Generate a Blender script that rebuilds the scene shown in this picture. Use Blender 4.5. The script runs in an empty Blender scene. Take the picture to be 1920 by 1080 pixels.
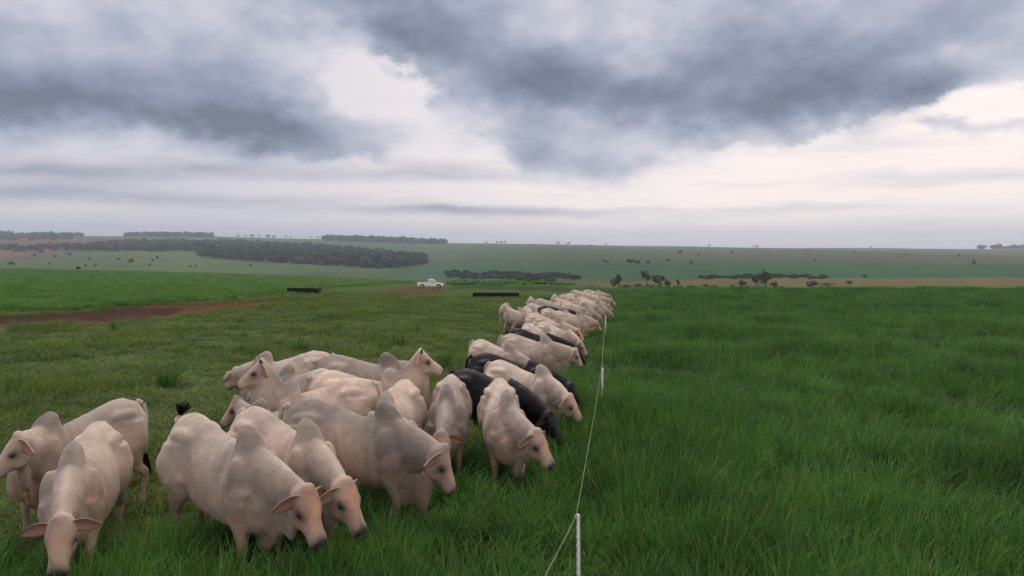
import bpy, bmesh, math, random
import numpy as np
from mathutils import Vector, Matrix

C = bpy.context.scene.collection
SC = bpy.context.scene
rng = np.random.default_rng(7)
random.seed(7)

# ------------------------------------------------------------------ camera
F, CX, CY, HZ, CAMZ = 1400.0, 960.0, 540.0, 470.0, 3.4
PITCH = math.atan((CY - HZ) / F)
cam_data = bpy.data.cameras.new('camera')
cam_data.sensor_width = 36.0
cam_data.lens = 36.0 * F / 1920.0
cam_data.clip_start = 0.05
cam_data.clip_end = 30000
cam = bpy.data.objects.new('camera', cam_data)
C.objects.link(cam)
cam.location = (0, 0, CAMZ)
cam.rotation_euler = (math.radians(90) - PITCH, 0, 0)
SC.camera = cam

# ------------------------------------------------------------------ view, world, sun
SC.view_settings.view_transform = 'Standard'
SC.view_settings.look = 'None'
SC.view_settings.gamma = 1.0
SC.view_settings.use_curve_mapping = False
SC.view_settings.exposure = 0.0
SC.render.engine = 'CYCLES'
SC.cycles.use_denoising = True
SC.cycles.max_bounces = 6
SC.cycles.diffuse_bounces = 3
SC.cycles.glossy_bounces = 2
SC.cycles.transparent_max_bounces = 6
SC.cycles.volume_bounces = 0
SC.cycles.sample_clamp_indirect = 4.0

SUN_EL, SUN_AZ = math.radians(56), math.radians(-24)      # azimuth from +Y towards +X
sun_data = bpy.data.lights.new('sun', 'SUN')
sun_data.energy = 1.5
sun_data.angle = math.radians(15)
sun_data.color = (1.0, 0.93, 0.86)
sun = bpy.data.objects.new('sun', sun_data)
C.objects.link(sun)
sd = Vector((math.cos(SUN_EL) * math.sin(SUN_AZ), math.cos(SUN_EL) * math.cos(SUN_AZ), math.sin(SUN_EL)))
sun.rotation_euler = sd.to_track_quat('Z', 'Y').to_euler()


class NB:
    """small helper to write node maths as expressions"""
    def __init__(self, nt):
        self.nt = nt

    def new(self, t, **kw):
        n = self.nt.nodes.new(t)
        for k, v in kw.items():
            setattr(n, k, v)
        return n

    def put(self, sock, v):
        if isinstance(v, bpy.types.NodeSocket):
            self.nt.links.new(v, sock)
        else:
            sock.default_value = v

    def m(self, op, a, b=None, c=None, clamp=False):
        n = self.new('ShaderNodeMath', operation=op, use_clamp=clamp)
        self.put(n.inputs[0], a)
        if b is not None:
            self.put(n.inputs[1], b)
        if c is not None:
            self.put(n.inputs[2], c)
        return n.outputs[0]

    def vm(self, op, a, b=None):
        n = self.new('ShaderNodeVectorMath', operation=op)
        self.put(n.inputs[0], a)
        if b is not None:
            self.put(n.inputs[1], b)
        return n.outputs[0]

    def noise(self, vec, scale, detail=4, rough=0.5, out='Fac', dist=0.0):
        n = self.new('ShaderNodeTexNoise')
        if vec is not None:
            self.put(n.inputs['Vector'], vec)
        n.inputs['Scale'].default_value = scale
        n.inputs['Detail'].default_value = detail
        n.inputs['Roughness'].default_value = rough
        n.inputs['Distortion'].default_value = dist
        return n.outputs[out]

    def ss(self, x, a, b, lo=0.0, hi=1.0):
        n = self.new('ShaderNodeMapRange', interpolation_type='SMOOTHSTEP')
        self.put(n.inputs['Value'], x)
        n.inputs['From Min'].default_value = a
        n.inputs['From Max'].default_value = b
        n.inputs['To Min'].default_value = lo
        n.inputs['To Max'].default_value = hi
        return n.outputs['Result']

    def mix(self, f, a, b, blend='MIX'):
        n = self.new('ShaderNodeMix', data_type='RGBA', blend_type=blend)
        self.put(n.inputs[0], f)
        for s, v in ((n.inputs[6], a), (n.inputs[7], b)):
            if isinstance(v, tuple) and len(v) == 3:
                v = (*v, 1)
            self.put(s, v)
        return n.outputs[2]


def s2l(r, g, b):
    f = lambda c: (c / 255 / 12.92) if c / 255 <= 0.04045 else ((c / 255 + 0.055) / 1.055) ** 2.4
    return (f(r), f(g), f(b))


world = bpy.data.worlds.new('World')
SC.world = world
world.use_nodes = True
wn = world.node_tree
wn.nodes.clear()
B = NB(wn)
tc = B.new('ShaderNodeTexCoord').outputs['Generated']
sep = B.new('ShaderNodeSeparateXYZ')
wn.links.new(tc, sep.inputs[0])
dx, dy, dz = sep.outputs
az = B.m('ARCTAN2', dx, dy)
hor = B.m('SQRT', B.m('ADD', B.m('MULTIPLY', dx, dx), B.m('MULTIPLY', dy, dy)))
el = B.m('ARCTAN2', dz, hor)
# billow warp of the sky coordinates, flattened so clouds lie in layers
stretch = B.vm('MULTIPLY', tc, (1.0, 1.0, 1.55))
wz1 = B.noise(stretch, 5.0, 6, 0.56, 'Color')
wz2 = B.noise(stretch, 13.0, 6, 0.6, 'Color')
def comp(col, i):
    n = B.new('ShaderNodeSeparateXYZ')
    wn.links.new(col, n.inputs[0])
    return n.outputs[i]
w1x = B.m('SUBTRACT', comp(wz1, 0), 0.5)
w1y = B.m('SUBTRACT', comp(wz1, 1), 0.5)
w2x = B.m('SUBTRACT', comp(wz2, 0), 0.5)
w2y = B.m('SUBTRACT', comp(wz2, 1), 0.5)
up = B.ss(el, 0.03, 0.16)                                   # layered near the horizon, billowed above
A1 = B.m('ADD', az, B.m('ADD', B.m('MULTIPLY', w1x, 0.20), B.m('MULTIPLY', w2x, 0.10)))
E1 = B.m('ADD', el, B.m('MULTIPLY', B.m('ADD', B.m('MULTIPLY', w1y, 0.075), B.m('MULTIPLY', w2y, 0.055)), B.m('MULTIPLY_ADD', up, 0.75, 0.25)))


def sky_ae(px, py):
    x, y, z = (px - CX) / F, math.cos(PITCH) + (CY - py) / F * math.sin(PITCH), -math.sin(PITCH) + (CY - py) / F * math.cos(PITCH)
    return math.atan2(x, y), math.atan2(z, math.hypot(x, y))


def bank(px, py, rx, up_, dn, w, Ac=None, Ec=None, tilt=0.0):
    """one cloud bank: softer above than below, centred on a bearing and an elevation"""
    a0, e0 = sky_ae(px, py)
    da = B.m('MULTIPLY', B.m('SUBTRACT', Ac or A1, a0), F / rx)
    de = B.m('SUBTRACT', Ec or E1, e0)
    if tilt:
        de = B.m('MULTIPLY_ADD', B.m('SUBTRACT', Ac or A1, a0), tilt, de)
    v = B.m('ADD', B.m('MULTIPLY', B.m('MAXIMUM', de, 0.0), F / up_), B.m('MULTIPLY', B.m('MINIMUM', de, 0.0), F / dn))
    r = B.m('ADD', B.m('MULTIPLY', da, da), B.m('MULTIPLY', v, v))
    return B.m('MULTIPLY', B.m('POWER', 2.71828, B.m('MULTIPLY', r, -1.0)), w)


def total(lst):
    s = lst[0]
    for x in lst[1:]:
        s = B.m('ADD', s, x)
    return s

dark = total([
    bank(900, 10, 1500, 200, 150, 0.34),
    bank(120, 195, 380, 130, 34, 0.80),
    bank(230, 60, 360, 110, 110, 0.66),
    bank(430, 215, 260, 90, 40, 0.60),
    bank(560, 268, 210, 55, 30, 0.75),
    bank(-450, 170, 350, 150, 70, 0.8),
    bank(650, 15, 260, 90, 50, 0.80, tilt=0.35),
    bank(930, 95, 300, 120, 75, 0.95, tilt=0.25),
    bank(1330, 150, 330, 130, 66, 1.0),
    bank(1640, 170, 200, 110, 48, 0.95),
    bank(1435, 226, 90, 30, 28, 0.70),
    bank(1060, 268, 170, 60, 54, 0.85, tilt=0.20),
    bank(1820, 40, 280, 100, 60, 0.60),
    bank(1300, -120, 700, 120, 80, 0.75),
    bank(2300, 120, 260, 120, 80, 0.7),
    bank(1810, 245, 120, 16, 14, 0.40),
])
light = total([
    bank(690, 165, 130, 55, 75, 0.95),
    bank(1790, 105, 80, 24, 30, 0.95),
    bank(1850, 195, 130, 45, 40, 0.60),
    bank(1090, 70, 130, 50, 40, 0.40),
    bank(560, 95, 110, 30, 45, 0.25),
])
fine = B.noise(stretch, 10.0, 10, 0.63)
dens = B.m('ADD', B.m('SUBTRACT', dark, light), B.m('MULTIPLY', B.m('SUBTRACT', fine, 0.5), 0.75))
cover = B.ss(dens, 0.06, 0.50)
# low streaks of stratus
SA = B.m('MULTIPLY_ADD', w1x, 0.20, az)
SE = B.m('ADD', el, B.m('MULTIPLY_ADD', w1y, 0.02, B.m('MULTIPLY', w2y, 0.012)))
streak = total([
    bank(900, 393, 280, 8, 14, 0.95, SA, SE),
    bank(1500, 392, 190, 7, 8, 0.35, SA, SE),
    bank(60, 318, 200, 18, 14, 0.85, SA, SE),
    bank(60, 358, 220, 14, 14, 0.75, SA, SE),
    bank(440, 312, 150, 18, 16, 0.75, SA, SE),
    bank(820, 325, 200, 16, 14, 0.65, SA, SE),
    bank(500, 372, 240, 10, 10, 0.35, SA, SE),
    bank(1800, 330, 220, 14, 12, 0.35, SA, SE),
    bank(1560, 285, 140, 22, 14, 0.30, SA, SE),
])
layer = B.noise(B.vm('MULTIPLY', tc, (1.4, 1.4, 16.0)), 5.0, 6, 0.55)
streak = B.m('ADD', streak, B.m('MULTIPLY', B.m('SUBTRACT', layer, 0.5), B.ss(el, 0.30, 0.05, 0.0, 0.9)), clamp=True)
# clear glow: blue-grey on the left, white with a pink cast towards the low bright right
side = B.ss(az, -0.5, 0.32)
glow = B.mix(side, s2l(210, 206, 215), s2l(255, 243, 238))
low = B.ss(el, 0.06, 0.0)
lowc = B.mix(side, s2l(172, 179, 197), s2l(222, 217, 226))
gl = B.vm('SCALE', glow)
gl.node.inputs['Scale'].default_value = 1.12
glow = B.mix(low, gl, lowc)
glow = B.mix(B.m('MULTIPLY', streak, 1.0), glow, B.mix(side, s2l(150, 155, 172), s2l(186, 182, 196)))
shade = B.noise(stretch, 5.5, 7, 0.55)
# billows lit from the low bright side
off = B.vm('ADD', stretch, (0.035, 0.0, -0.05))
em1 = B.m('SUBTRACT', B.noise(stretch, 8.0, 7, 0.56), B.noise(off, 8.0, 7, 0.56))
base = total([
    bank(130, 215, 340, 50, 22, 0.55),
    bank(440, 235, 170, 40, 20, 0.45),
    bank(590, 282, 160, 32, 18, 0.55),
    bank(1000, 190, 220, 60, 26, 0.50, tilt=0.20),
    bank(1400, 190, 330, 55, 26, 0.65),
    bank(1650, 200, 120, 40, 22, 0.45),
    bank(1040, 290, 140, 40, 26, 0.45, tilt=0.20),
    bank(820, 60, 330, 50, 50, 0.30, tilt=0.25),
])
tone = B.m('ADD', B.m('MULTIPLY_ADD', dens, 0.62, B.m('SUBTRACT', base, 0.06)), B.m('ADD', B.m('MULTIPLY', B.m('SUBTRACT', shade, 0.5), 1.15), B.m('MULTIPLY', em1, 1.5)))
rp = B.new('ShaderNodeValToRGB')
wn.links.new(B.m('MULTIPLY', tone, 0.60), rp.inputs['Fac'])
cr = rp.color_ramp
cr.interpolation = 'B_SPLINE'
stops = [(0.0, (222, 219, 227)), (0.2, (200, 201, 214)), (0.42, (172, 179, 197)), (0.62, (148, 156, 176)), (0.82, (128, 136, 155)), (1.0, (108, 116, 134))]
while len(cr.elements) < len(stops):
    cr.elements.new(0.5)
for e_, (p_, c_) in zip(cr.elements, stops):
    e_.position = p_
    e_.color = (*s2l(*c_), 1)
clouds = B.mix(cover, glow, rp.outputs[0])
nish = B.new('ShaderNodeTexSky', sky_type='NISHITA')
nish.sun_disc = False
nish.sun_elevation = SUN_EL
nish.sun_rotation = SUN_AZ
WS = 0.1
cl10 = B.vm('SCALE', clouds)
cl10.node.inputs['Scale'].default_value = 1.0 / WS
skyc = B.mix(0.96, nish.outputs[0], cl10)
bg = B.new('ShaderNodeBackground')
wn.links.new(skyc, bg.inputs['Color'])
bg.inputs['Strength'].default_value = WS
wo = B.new('ShaderNodeOutputWorld')
wn.links.new(bg.outputs[0], wo.inputs['Surface'])

# ------------------------------------------------------------------ terrain
TT = np.array([-2, -.66, -.4, -.2, -.1, 0, .13, .3, .66, 2.])
SLOPE = np.array([.008, .010, .016, .024, .028, .028, .024, .02, .02, .02])
EDGE = np.array([214, 214, 220, 236, 236, 186, 115, 97, 94, 94.])
VALL = np.array([-15, -15, -17, -20, -21, -18, -13, -11, -11, -11.])
RIDGE = np.array([56, 54, 52, 39, 31, 26, 22, 14, 9, 9.])
RISE0 = np.array([560, 560, 560, 620, 640, 560, 430, 400, 400, 400.])
HPOW = np.array([1.2, 1.2, 1.2, 1.1, 1.0, .95, .95, .95, .95, .95])


def height(x, y):
    x = np.asarray(x, float)
    y = np.asarray(y, float)
    t = np.clip(x / np.maximum(y, 6.0), -2, 2)
    I = lambda a: np.interp(t, TT, a)
    near = -I(SLOPE) * np.log1p(np.exp(np.clip((y - 9) / 2.5, -30, 600))) * 2.5
    near = near - .0006 * np.maximum(y - I(EDGE), 0) ** 2
    near = np.where(y < 0, 0.0, near)
    u = np.clip((y - I(RISE0)) / (2500 - I(RISE0)), 0, 1.25)
    far = I(VALL) + (I(RIDGE) - I(VALL)) * np.where(u < 1, u ** I(HPOW), 1 - (u - 1) * .8)
    far = np.where(y > 40, far, -200.0) + .8 * np.sin(x * .011 + 1.0) * np.clip((y - 500) / 800, 0, 1)
    side = np.clip((np.abs(x) / np.maximum(y, 1) - 1.6) / .4, 0, 1)
    far = far * (1 - side) - 40 * side
    near = np.where(side > 0, near * (1 - side) - 12 * side * np.clip(np.hypot(x, y) / 900, 0, 1), near)
    d = near - far
    return np.where(d > 6, near, np.where(d < -6, far, (near + far) / 2 + np.sqrt(d * d + 2.0) / 2))


def hz(x, y):
    return float(height(np.array([x]), np.array([y]))[0])


def px_of(x, y, z):
    z = z - CAMZ
    zc = y * math.cos(PITCH) - z * math.sin(PITCH)
    yc = z * math.cos(PITCH) + y * math.sin(PITCH)
    return CX + F * x / zc, CY - F * yc / zc


def at(px, py, lo=2.0, hi=6000.0):
    """the place on the ground seen along one bearing and dip"""
    a = (px - CX) / F
    ry = math.cos(PITCH) + (CY - py) / F * math.sin(PITCH)
    rz = -math.sin(PITCH) + (CY - py) / F * math.cos(PITCH)
    d = np.exp(np.linspace(math.log(lo), math.log(hi), 2500))
    z = CAMZ + rz * d
    g = height(a * d, ry * d)
    k = np.nonzero(z <= g)[0]
    i = k[0] if len(k) else len(d) - 1
    return Vector((a * d[i], ry * d[i], float(g[i])))


_ph = np.random.default_rng(3)
_W = [(_ph.normal(size=2), _ph.uniform(0, 6.28)) for _ in range(40)]


def wob(x, y, s, n=8, o=0):
    """smooth wandering noise, about -1..1, feature size s"""
    r = 0
    for k in range(n):
        w, p = _W[(k + o) % 40]
        r = r + np.sin((x * w[0] + y * w[1]) * 2.2 / s * (1 + k * .35) + p) / (1 + k * .3)
    return r / 2.6


def inpoly(px, py, poly):
    c = np.zeros(px.shape, bool)
    n = len(poly)
    for i in range(n):
        x0, y0 = poly[i]
        x1, y1 = poly[(i + 1) % n]
        m = ((y0 > py) != (y1 > py)) & (px < (x1 - x0) * (py - y0) / ((y1 - y0) if y1 != y0 else 1e-9) + x0)
        c ^= m
    return c


def fence_x(y):
    return -.36 + .1385 * y


angs = np.concatenate([np.arange(-180, -62, 4.0), np.arange(-62, -40, 1.0), np.arange(-40, 40, .16), np.arange(40, 62, 1.0), np.arange(62, 181, 4.0)])
rads = np.concatenate([[0.02], np.exp(np.linspace(math.log(1.2), math.log(3500), 280))])
RA, RR = np.meshgrid(np.radians(angs), rads)
GX, GY = np.sin(RA) * RR, np.cos(RA) * RR
GZ = height(GX, GY)
gpx, gpy = px_of(GX, np.maximum(GY, .5), GZ)
gt = np.where(GY > 1, GX / np.maximum(GY, 1), 9)
Edge = np.interp(np.clip(gt, -2, 2), TT, EDGE)
# rough edges of the field borders
jx = gpx + wob(GX, GY, 6 + RR * .08) * 22
jy = gpy + wob(GX, GY, 4 + RR * .05, o=11) * 3.2
ahead = GY > 1
farside = (GY > Edge + 45) & ahead
ZN = np.zeros(GX.shape, int)                     # 0 pasture
ZN[(GX > fence_x(GY)) & ahead & ~farside] = 1      # tall green crop
track = [(-900, 590), (0, 594), (120, 587), (250, 574), (350, 572), (420, 570), (520, 562), (560, 561), (440, 577), (360, 585), (300, 598), (200, 607), (0, 614), (-900, 622)]
patch = [(750, 542), (775, 540), (835, 541), (840, 546), (800, 551), (750, 551), (715, 549)]
ZN[inpoly(jx, gpy + wob(GX, GY, 5, o=5) * 1.6, track) & ahead & ~farside & (GY > 20)] = 2
ZN[inpoly(jx, gpy + wob(GX, GY, 7, o=8) * 2, patch) & ahead & ~farside & (GY > 60)] = 2
ZN[inpoly(gpx, jy, [(-1500, 500), (560, 500), (800, 514), (830, 524), (700, 535), (560, 545), (420, 562), (300, 568), (120, 581), (-1500, 590)]) & ahead & ~farside & (ZN != 2)] = 3
ZN[farside & (np.abs(gt) < 2.2)] = 4
colors = np.zeros(GX.shape + (3,))
PAST = np.array([.055, .088, .020])
colors[:] = PAST
colors[ZN == 1] = (.030, .075, .018)
colors[ZN == 2] = (.105, .034, .020)
colors[ZN == 3] = (.040, .105, .022)
# the red earth: darker damp stretch and bare red heaps
colors[(ZN == 2) & (GY > 90)] = (.078, .050, .020)
dampp = inpoly(jx, jy, [(-900, 580), (230, 573), (330, 578), (330, 592), (200, 603), (-900, 612)])
colors[(ZN == 2) & dampp] = (.046, .022, .016)
brown = inpoly(jx, jy, [(-900, 604), (160, 604), (420, 578), (560, 562), (760, 552), (820, 552), (760, 565), (520, 580), (300, 606), (120, 620), (-900, 640)])
colors[(ZN == 0) & brown & ahead] = (.085, .072, .018)
pale = inpoly(gpx, gpy, [(800, 520), (850, 521), (905, 526), (905, 529), (850, 525), (800, 524)])
colors[(ZN == 0) & pale & ahead] = (.16, .14, .08)
dk = inpoly(jx, jy, [(840, 532), (1000, 535), (1160, 540), (1160, 546), (1000, 545), (850, 540)])
colors[(ZN == 0) & dk & ahead] = (.030, .055, .014)
# the far side of the valley
h = ZN == 4
colors[h] = (.060, .098, .040)
def paint(poly, col, jit=1.0):
    m = h & inpoly(gpx + wob(GX, GY, 120, o=3) * 12 * jit, gpy + wob(GX, GY, 90, o=17) * 1.6 * jit, poly)
    colors[m] = col
paint([(1120, 556), (1120, 529), (1400, 521), (1640, 522), (2500, 518), (2500, 556)], (.130, .115, .040))
paint([(900, 545), (950, 522), (1120, 528), (1120, 560)], (.080, .100, .035))
paint([(700, 505), (860, 492), (1200, 484), (1600, 492), (2500, 500), (2500, 519), (1600, 522), (1300, 521), (1000, 524), (740, 520)], (.042, .105, .046))
paint([(1100, 486), (1300, 468), (1900, 478), (2500, 478), (2500, 500), (1600, 493), (1250, 484)], (.085, .098, .048))
paint([(1480, 466), (2500, 466), (2500, 482), (1800, 479)], (.10, .115, .07))
paint([(-600, 436), (60, 436), (240, 447), (140, 460), (60, 470), (-600, 475)], (.120, .050, .040))
paint([(-600, 474), (60, 468), (160, 462), (110, 474), (40, 486), (-600, 490)], (.16, .085, .06))
paint([(-600, 488), (60, 486), (170, 468), (360, 468), (640, 495), (720, 508), (600, 512), (-600, 512)], (.082, .125, .045))
colors[h] *= .86
colors *= (1 + .16 * wob(GX, GY, 25 + RR * .15, o=7)[..., None])
colors = np.clip(colors, .004, 1)


def coat_mat(name, rough=.9, scale=1.0, bump=.3, amp=.5):
    m = bpy.data.materials.new(name)
    m.use_nodes = True
    nt = m.node_tree
    b = nt.nodes['Principled BSDF']
    n = NB(nt)
    at_ = n.new('ShaderNodeAttribute', attribute_name='tint').outputs['Color']
    pos = n.new('ShaderNodeNewGeometry').outputs['Position']
    f1 = n.noise(pos, scale, 6, .65)
    f2 = n.noise(pos, scale * .12, 4, .6)
    k = n.m('ADD', n.m('MULTIPLY', n.m('SUBTRACT', f1, .5), amp * 2), n.m('MULTIPLY_ADD', n.m('SUBTRACT', f2, .5), amp * 1.4, 1.0))
    sc = n.vm('SCALE', at_)
    n.put(sc.node.inputs['Scale'], k)
    nt.links.new(sc, b.inputs['Base Color'])
    b.inputs['Roughness'].default_value = rough
    b.inputs['Specular IOR Level'].default_value = .03
    bm_ = n.new('ShaderNodeBump')
    bm_.inputs['Strength'].default_value = bump
    bm_.inputs['Distance'].default_value = .15
    nt.links.new(f1, bm_.inputs['Height'])
    nt.links.new(bm_.outputs[0], b.inputs['Normal'])
    return m


def set_tint(me, cols, name='tint'):
    a = me.color_attributes.new(name, 'FLOAT_COLOR', 'POINT')
    c = np.ones((len(me.vertices), 4), np.float32)
    c[:, :3] = cols
    a.data.foreach_set('color', c.ravel())


def mesh_of(name, V, faces, smooth=True):
    me = bpy.data.meshes.new(name)
    V = np.asarray(V, np.float32)
    if isinstance(faces, np.ndarray):
        nf, k = faces.shape
        me.vertices.add(len(V))
        me.vertices.foreach_set('co', V.ravel())
        me.loops.add(nf * k)
        me.loops.foreach_set('vertex_index', faces.astype(np.int32).ravel())
        me.polygons.add(nf)
        me.polygons.foreach_set('loop_start', np.arange(0, nf * k, k, dtype=np.int32))
        me.polygons.foreach_set('loop_total', np.full(nf, k, np.int32))
        me.update(calc_edges=True)
        me.validate()
    else:
        me.from_pydata([tuple(v) for v in V], [], faces)
    if smooth:
        me.polygons.foreach_set('use_smooth', np.ones(len(me.polygons), bool))
    return me


def link(name, me, mat=None, parent=None, loc=None, **props):
    o = bpy.data.objects.new(name, me)
    C.objects.link(o)
    if mat is not None:
        me.materials.clear()
        me.materials.append(mat)
    if parent is not None:
        o.parent = parent
    if loc is not None:
        o.location = loc
    for k, v in props.items():
        o[k] = v
    return o


def tag(o, label, cat, group=None):
    o['label'] = label
    o['category'] = cat
    if group:
        o['group'] = group
    return o


def empty(name, loc, rz, label, cat, group=None):
    o = bpy.data.objects.new(name, None)
    C.objects.link(o)
    o.location = loc
    o.rotation_euler = (0, 0, rz)
    return tag(o, label, cat, group)


nr, nc = GX.shape
idx = np.arange(nr * nc).reshape(nr, nc)
fq = np.stack([idx[:-1, :-1], idx[:-1, 1:], idx[1:, 1:], idx[1:, :-1]], -1).reshape(-1, 4)[:, ::-1]
zf = ZN[:-1, :-1].reshape(-1)
GV = np.stack([GX, GY, GZ], -1).reshape(-1, 3)
GC = colors.reshape(-1, 3)
M_ground = coat_mat('pasture_turf', scale=2.2, bump=.5, amp=.45)
M_dirt = coat_mat('red_earth', scale=1.6, bump=.7, amp=.4)
M_hill = coat_mat('far_pasture', scale=.05, bump=.0, amp=.35)
for z_, nm, mt in ((0, 'pasture', M_ground), (1, 'tall_grass_field', M_ground), (2, 'dirt_track', M_dirt), (3, 'green_field', M_ground), (4, 'hills', M_hill)):
    fs = fq[zf == z_]
    u, inv = np.unique(fs, return_inverse=True)
    me = mesh_of(nm, GV[u], inv.reshape(fs.shape))
    set_tint(me, GC[u])
    link(nm, me, mt, kind='structure')

# ------------------------------------------------------------------ zebu cattle
def unit(v):
    return v / (np.linalg.norm(v) + 1e-9)


def dirv(yaw, p):
    return np.array([math.cos(p) * math.cos(yaw), math.cos(p) * math.sin(yaw), math.sin(p)])


def loft(rings):
    n = len(rings[0])
    V = np.concatenate(rings + [np.mean(rings[0], 0)[None], np.mean(rings[-1], 0)[None]])
    fs = []
    R = len(rings)
    for i in range(R - 1):
        for j in range(n):
            k = (j + 1) % n
            fs.append((i * n + j, i * n + k, (i + 1) * n + k, (i + 1) * n + j))
    a, b = R * n, R * n + 1
    for j in range(n):
        k = (j + 1) % n
        fs.append((a, k, j))
        fs.append((b, (R - 1) * n + j, (R - 1) * n + k))
    return V, fs


def sring(c, side, upv, hw, hh_up, hh_dn, n=20, e_up=2.0, e_dn=2.0):
    """rounded ring about a centre: half width, height above and below, squareness above and below"""
    a = np.linspace(0, 2 * math.pi, n, endpoint=False)
    ca, sa = np.cos(a), np.sin(a)
    e = np.where(sa >= 0, e_up, e_dn)
    x = np.sign(ca) * np.abs(ca) ** (2 / e) * hw
    z = np.sign(sa) * np.abs(sa) ** (2 / e) * np.where(sa >= 0, hh_up, hh_dn)
    return c[None] + x[:, None] * side[None] + z[:, None] * upv[None]


def tube(pts, rad, n=12, flat=1.0):
    pts = [np.asarray(p, float) for p in pts]
    rings = []
    for i, p in enumerate(pts):
        t = unit(pts[min(i + 1, len(pts) - 1)] - pts[max(i - 1, 0)])
        ref = np.array([1.0, 0, 0]) if abs(t[2]) > .6 else np.array([0, 0, 1.0])
        s_ = unit(np.cross(t, ref))
        u_ = np.cross(s_, t)
        r = rad[i] if not isinstance(rad[i], tuple) else None
        r1, r2 = (r, r * flat) if r is not None else rad[i]
        rings.append(sring(p, s_, u_, r2, r1, r1, n))
    return loft(rings)


def ellipsoid(c, ax, R=None, n=10):
    V = []
    rings = []
    for i in range(1, n):
        th = math.pi * i / n
        a = np.linspace(0, 2 * math.pi, 14, endpoint=False)
        r = np.stack([np.cos(a) * math.sin(th) * ax[0], np.sin(a) * math.sin(th) * ax[1], np.full(14, math.cos(th)) * ax[2]], 1)
        if R is not None:
            r = r @ R.T
        rings.append(r + np.asarray(c))
    return loft(rings)


def smooth_path(pts, n):
    """Catmull-Rom through points of any dimension"""
    P = np.asarray(pts, float)
    P = np.concatenate([[2 * P[0] - P[1]], P, [2 * P[-1] - P[-2]]])
    out = []
    m = len(P) - 3
    for t in np.linspace(0, m - 1e-6, n):
        i = int(t)
        f = t - i
        a, b, c, d = P[i:i + 4]
        out.append(.5 * ((2 * b) + (c - a) * f + (2 * a - 5 * b + 4 * c - d) * f * f + (3 * b - a - 3 * c + d) * f ** 3))
    return np.array(out)


TRUNK = np.array([
    # x, top, bottom, half width, height of the widest line
    [-.87, 1.25, 1.02, .08, 1.13],
    [-.82, 1.37, .86, .155, 1.10],
    [-.70, 1.445, .74, .215, 1.09],
    [-.54, 1.49, .68, .26, 1.08],
    [-.34, 1.455, .61, .255, .98],
    [-.10, 1.395, .57, .285, .91],
    [.14, 1.36, .545, .285, .90],
    [.34, 1.33, .53, .255, .90],
    [.52, 1.28, .54, .215, .93],
    [.66, 1.17, .56, .172, .90],
    [.76, 1.05, .62, .12, .86],
    [.82, .96, .74, .065, .85]])


def lower_front(V, dip=.10):
    """the forehand drops as a beast lowers its head"""
    V = np.array(V, float)
    u = np.clip((V[..., 0] + .45) / 1.0, 0, 1)
    wz = np.clip((V[..., 2] - .25) / .5, 0, 1)
    V[..., 2] -= dip * u * u * (3 - 2 * u) * wz
    return V


def cow_frame(q):
    """neck and head frames in body axes, unscaled"""
    ny, npi, hy, hp = q[3:7]
    N0 = np.array([.52, 0, 1.02])
    n = dirv(ny, npi)
    P = N0 + .78 * n
    h = dirv(hy, hp)
    side = np.array([-math.sin(hy), math.cos(hy), 0.0])
    uph = np.cross(h, side)
    return N0, n, P, h, side, uph


LEGPOSE = [(.06, -.05, .05, -.06), (-.05, .08, -.06, .05), (.0, .05, .08, -.08), (.09, -.02, -.04, .06)]


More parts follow.
